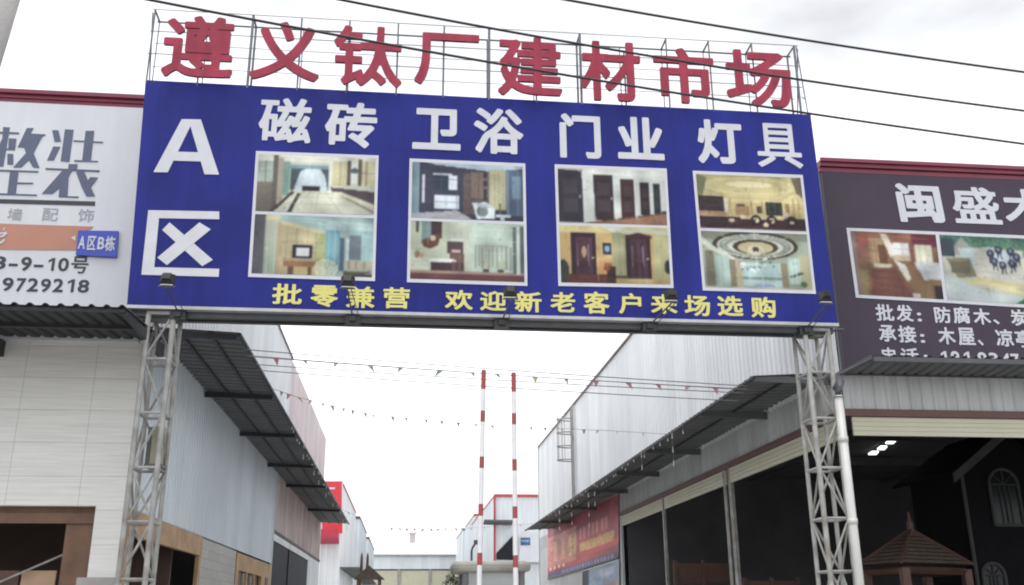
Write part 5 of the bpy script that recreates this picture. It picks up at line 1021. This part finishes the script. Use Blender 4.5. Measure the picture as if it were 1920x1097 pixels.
# small tiled kiosk roof on the left of the lane
YK = 44.0
k0, k1 = onY(668, 1086, YK), onY(716, 1086, YK)
kk = thing('timber_kiosk', ((k0.x+k1.x)/2, YK, 0), 'small brown timber kiosk with a dark pitched roof at the left edge of the lane', 'kiosk')
kc = (k0.x+k1.x)/2
mb = MB(); mb.prism([(k0.x-.1, YK-.6, k0.z), (k1.x+.1, YK-.6, k0.z), (kc, YK-.6, k0.z+.55)], (0, 1.6, 0)); mb.build('roof', mat('dark roof tile', (.10, .075, .065), .7, var=.3, scale=5), kk)
for x in (k0.x+.1, k1.x-.1):
    for y in (YK-.5, YK+.9): mb = MB(); mb.box(x-.06, x+.06, y-.06, y+.06, 0, k0.z-.005); mb.build('post', WOOD_D, kk)
for x in (kc-.35, kc-.1):
    mb = MB(); mb.tube((x, YK, k0.z+.3), (x, YK, k0.z+.95), .07, 6, .05); mb.tube((x, YK, k0.z+.95), (x, YK, k0.z+1.1), .05, 6, .015); mb.build('finial', WOOD_D, kk)

# ================================================================== CABLES, WIRES, BUNTING
def strand(name, pts, r, m_, label, cat, group):
    mb = MB(); mb.path(pts, r, 5); o = mb.build(name, m_, loc=pts[0]); return tag(o, label, cat, group)
def px_curve(samples, fn, n=30):
    xs = np.array([s[0] for s in samples], float); ys = np.array([s[1] for s in samples], float)
    k = np.polyfit(xs, ys, 2); X = np.linspace(xs[0], xs[-1], n); return [fn(x, np.polyval(k, x)) for x in X]
def extend(P, a=14, b=14):
    d0 = (P[0]-P[1]).normalized(); d1 = (P[-1]-P[-2]).normalized(); return [P[0]+d0*a] + P + [P[-1]+d1*b]
for smp, lb, zc_ in ((((283, 0), (467, 37), (640, 65.5), (750, 88), (1280, 177), (1513, 212), (1920, 270)), 'lowest of the three black overhead cables, crossing the red characters', 8.1),
                (((640, 0), (920, 52), (1280, 117), (1513, 150), (1920, 208)), 'middle one of the three black overhead cables', 8.5),
                (((1060, 0), (1280, 36), (1500, 75), (1920, 135)), 'topmost of the three black overhead cables at the upper right', 8.9)):
    strand('overhead_cable', extend(px_curve(smp, lambda x, y: onZ(x, y, zc_))), .017, CABLE, lb, 'cable', 'overhead power cables')
WL = ['topmost of the four thin wires strung across the lane under the billboard', 'second from the top of the four thin wires across the lane, carrying small flags', 'third from the top of the four thin wires across the lane', 'lowest of the four thin wires across the lane']
def across(pa, pb, sag, n=24):
    A, B = onX(*pa, AX), onX(*pb, AX2); return [A.lerp(B, t)-Vector((0, 0, sag*4*t*(1-t))) for t in np.linspace(0, 1, n)]
W4 = [((455, 655), (1404, 724)), ((462, 668), (1402, 730)), ((473, 683), (1396, 737)), ((478, 694), (1384, 752))]
for (pa, pb), lb in zip(W4, WL): strand('lane_wire', across(pa, pb, .03), .009, WIRE, lb, 'wire', 'thin wires strung across the lane')
def mat_flag(name, c):
    m = bpy.data.materials.new(name); m.use_nodes = True; n = m.node_tree.nodes; L = m.node_tree.links
    b = n['Principled BSDF']; b.inputs['Base Color'].default_value = (*c, 1); b.inputs['Roughness'].default_value = .7
    t = n.new('ShaderNodeBsdfTranslucent'); t.inputs[0].default_value = (*c, 1); x = n.new('ShaderNodeMixShader'); x.inputs[0].default_value = .55   # thin cloth lets the sky through
    L.new(b.outputs[0], x.inputs[1]); L.new(t.outputs[0], x.inputs[2]); L.new(x.outputs[0], n['Material Output'].inputs[0]); return m
FC = [mat_flag('flag '+n_, tuple(v*.6+.3 for v in c_)) for n_, c_ in (('red', (.62, .14, .17)), ('pink', (.72, .36, .42)), ('rose', (.66, .24, .32)), ('green', (.30, .48, .40)), ('yellow', (.66, .62, .28)), ('white', (.7, .66, .66)))]
def bunting(P, n, size, label, r=.005, lo=.03, hi=.97):
    t = thing('bunting', P[0], label, 'bunting', 'flag strings across the lane'); mb = MB(); mb.path(P, r, 4); mb.build('string', WIRE, t)
    for k in range(n):
        s_ = (lo+(hi-lo)*(k+.5+RNG.uniform(-.18, .18))/n)*(len(P)-1); i = int(s_); p = P[i].lerp(P[min(i+1, len(P)-1)], s_-i); d = (P[min(i+1, len(P)-1)]-P[max(i, 0)]).normalized()
        a = size*RNG.uniform(.7, 1.15); tw = Vector((RNG.uniform(-.3, .3), RNG.uniform(-.5, .5), -1)).normalized(); th = Vector((0, .004, 0))
        mb = MB(); mb.prism([p-d*a*.5, p+tw*a*1.25+d*RNG.uniform(-.1, .1), p+d*a*.5], th); mb.build('flag', FC[RNG.randint(len(FC))], t)
bunting(across((460, 666), (1402, 731), .03), 15, .105, 'string of small faded flags along the wires just under the billboard')
Pm = [onX(505, 727, AX)]
for i, (x, y) in enumerate(((560, 745), (640, 765), (700, 778), (812, 788), (922, 798), (1040, 803), (1150, 808))): Pm.append(onY(x, y, 20.6+i*.75))
Pm.append(onX(1252, 814, AX2))
bunting(Pm, 26, .10, 'sagging string of small flags, lower than the wires, crossing behind the barrier arms')
Pf = [onX(634, 952, AX)] + [onY(x, y, 42) for x, y in ((720, 990), (800, 992), (880, 990))] + [onX(1000, 982, AX2)]
bunting(Pf, 20, .12, 'faint far string of flags between the ends of the two awnings', r=.005)
# string lights dangling from the right awning edge
def dangles(X, ya, yb2, z, n, label, dmax):
    t = thing('string_lights', (X, ya, z), label, 'string lights'); c_, d_ = MB(), MB(); c_.path([(X, ya, z), (X, (ya+yb2)/2, z-.05), (X, yb2, z)], .008, 4)
    for k in range(n):
        y = ya+(yb2-ya)*(k+RNG.rand())/n; L_ = RNG.uniform(.05, .22) if RNG.rand() < .8 else RNG.uniform(.3, dmax); c_.tube((X, y, z), (X, y+.01, z-L_), .005, 4)
        for q in np.arange(L_, 0, -.32)[:4]: s_ = .016; d_.tube((X, y, z-q), (X, y, z-q+.14 if L_ > .3 else z-q+.07), s_, 5, s_*.5)
    c_.build('cord', WIRE, t); d_ = d_.build('bulbs', mat('pale bulb', (.50, .50, .46), .4, var=0), t); d_['kind'] = 'stuff'
dangles(AX2-.05, 21, 42, zo2-.06, 34, 'pale string lights dangling from the edge of the right awning', 1.3)
dangles(AX+.04, 24, 52, 6.14, 34, 'pale string lights along the edge of the left awning', .5)
# utility pole at the top left corner
p = onY(14, 60, 7.0); q = onY(-30, 200, 7.0)
pe = onY(33, 0, 7.0); pf = onY(-2, 115, 7.0); dv = (pe-pf).normalized(); off = Vector((-.17, 0, 0))
b_ = pf+off; base = b_ - dv*(b_.z/dv.z)
tp = pe+off+dv*2.0
mb = MB(); mb.tube(base, tp, .2, 16, .16); tag(mb.build('utility_pole', CONC, loc=base, smooth=True), 'leaning grey concrete pole cut off by the top left corner', 'utility pole')
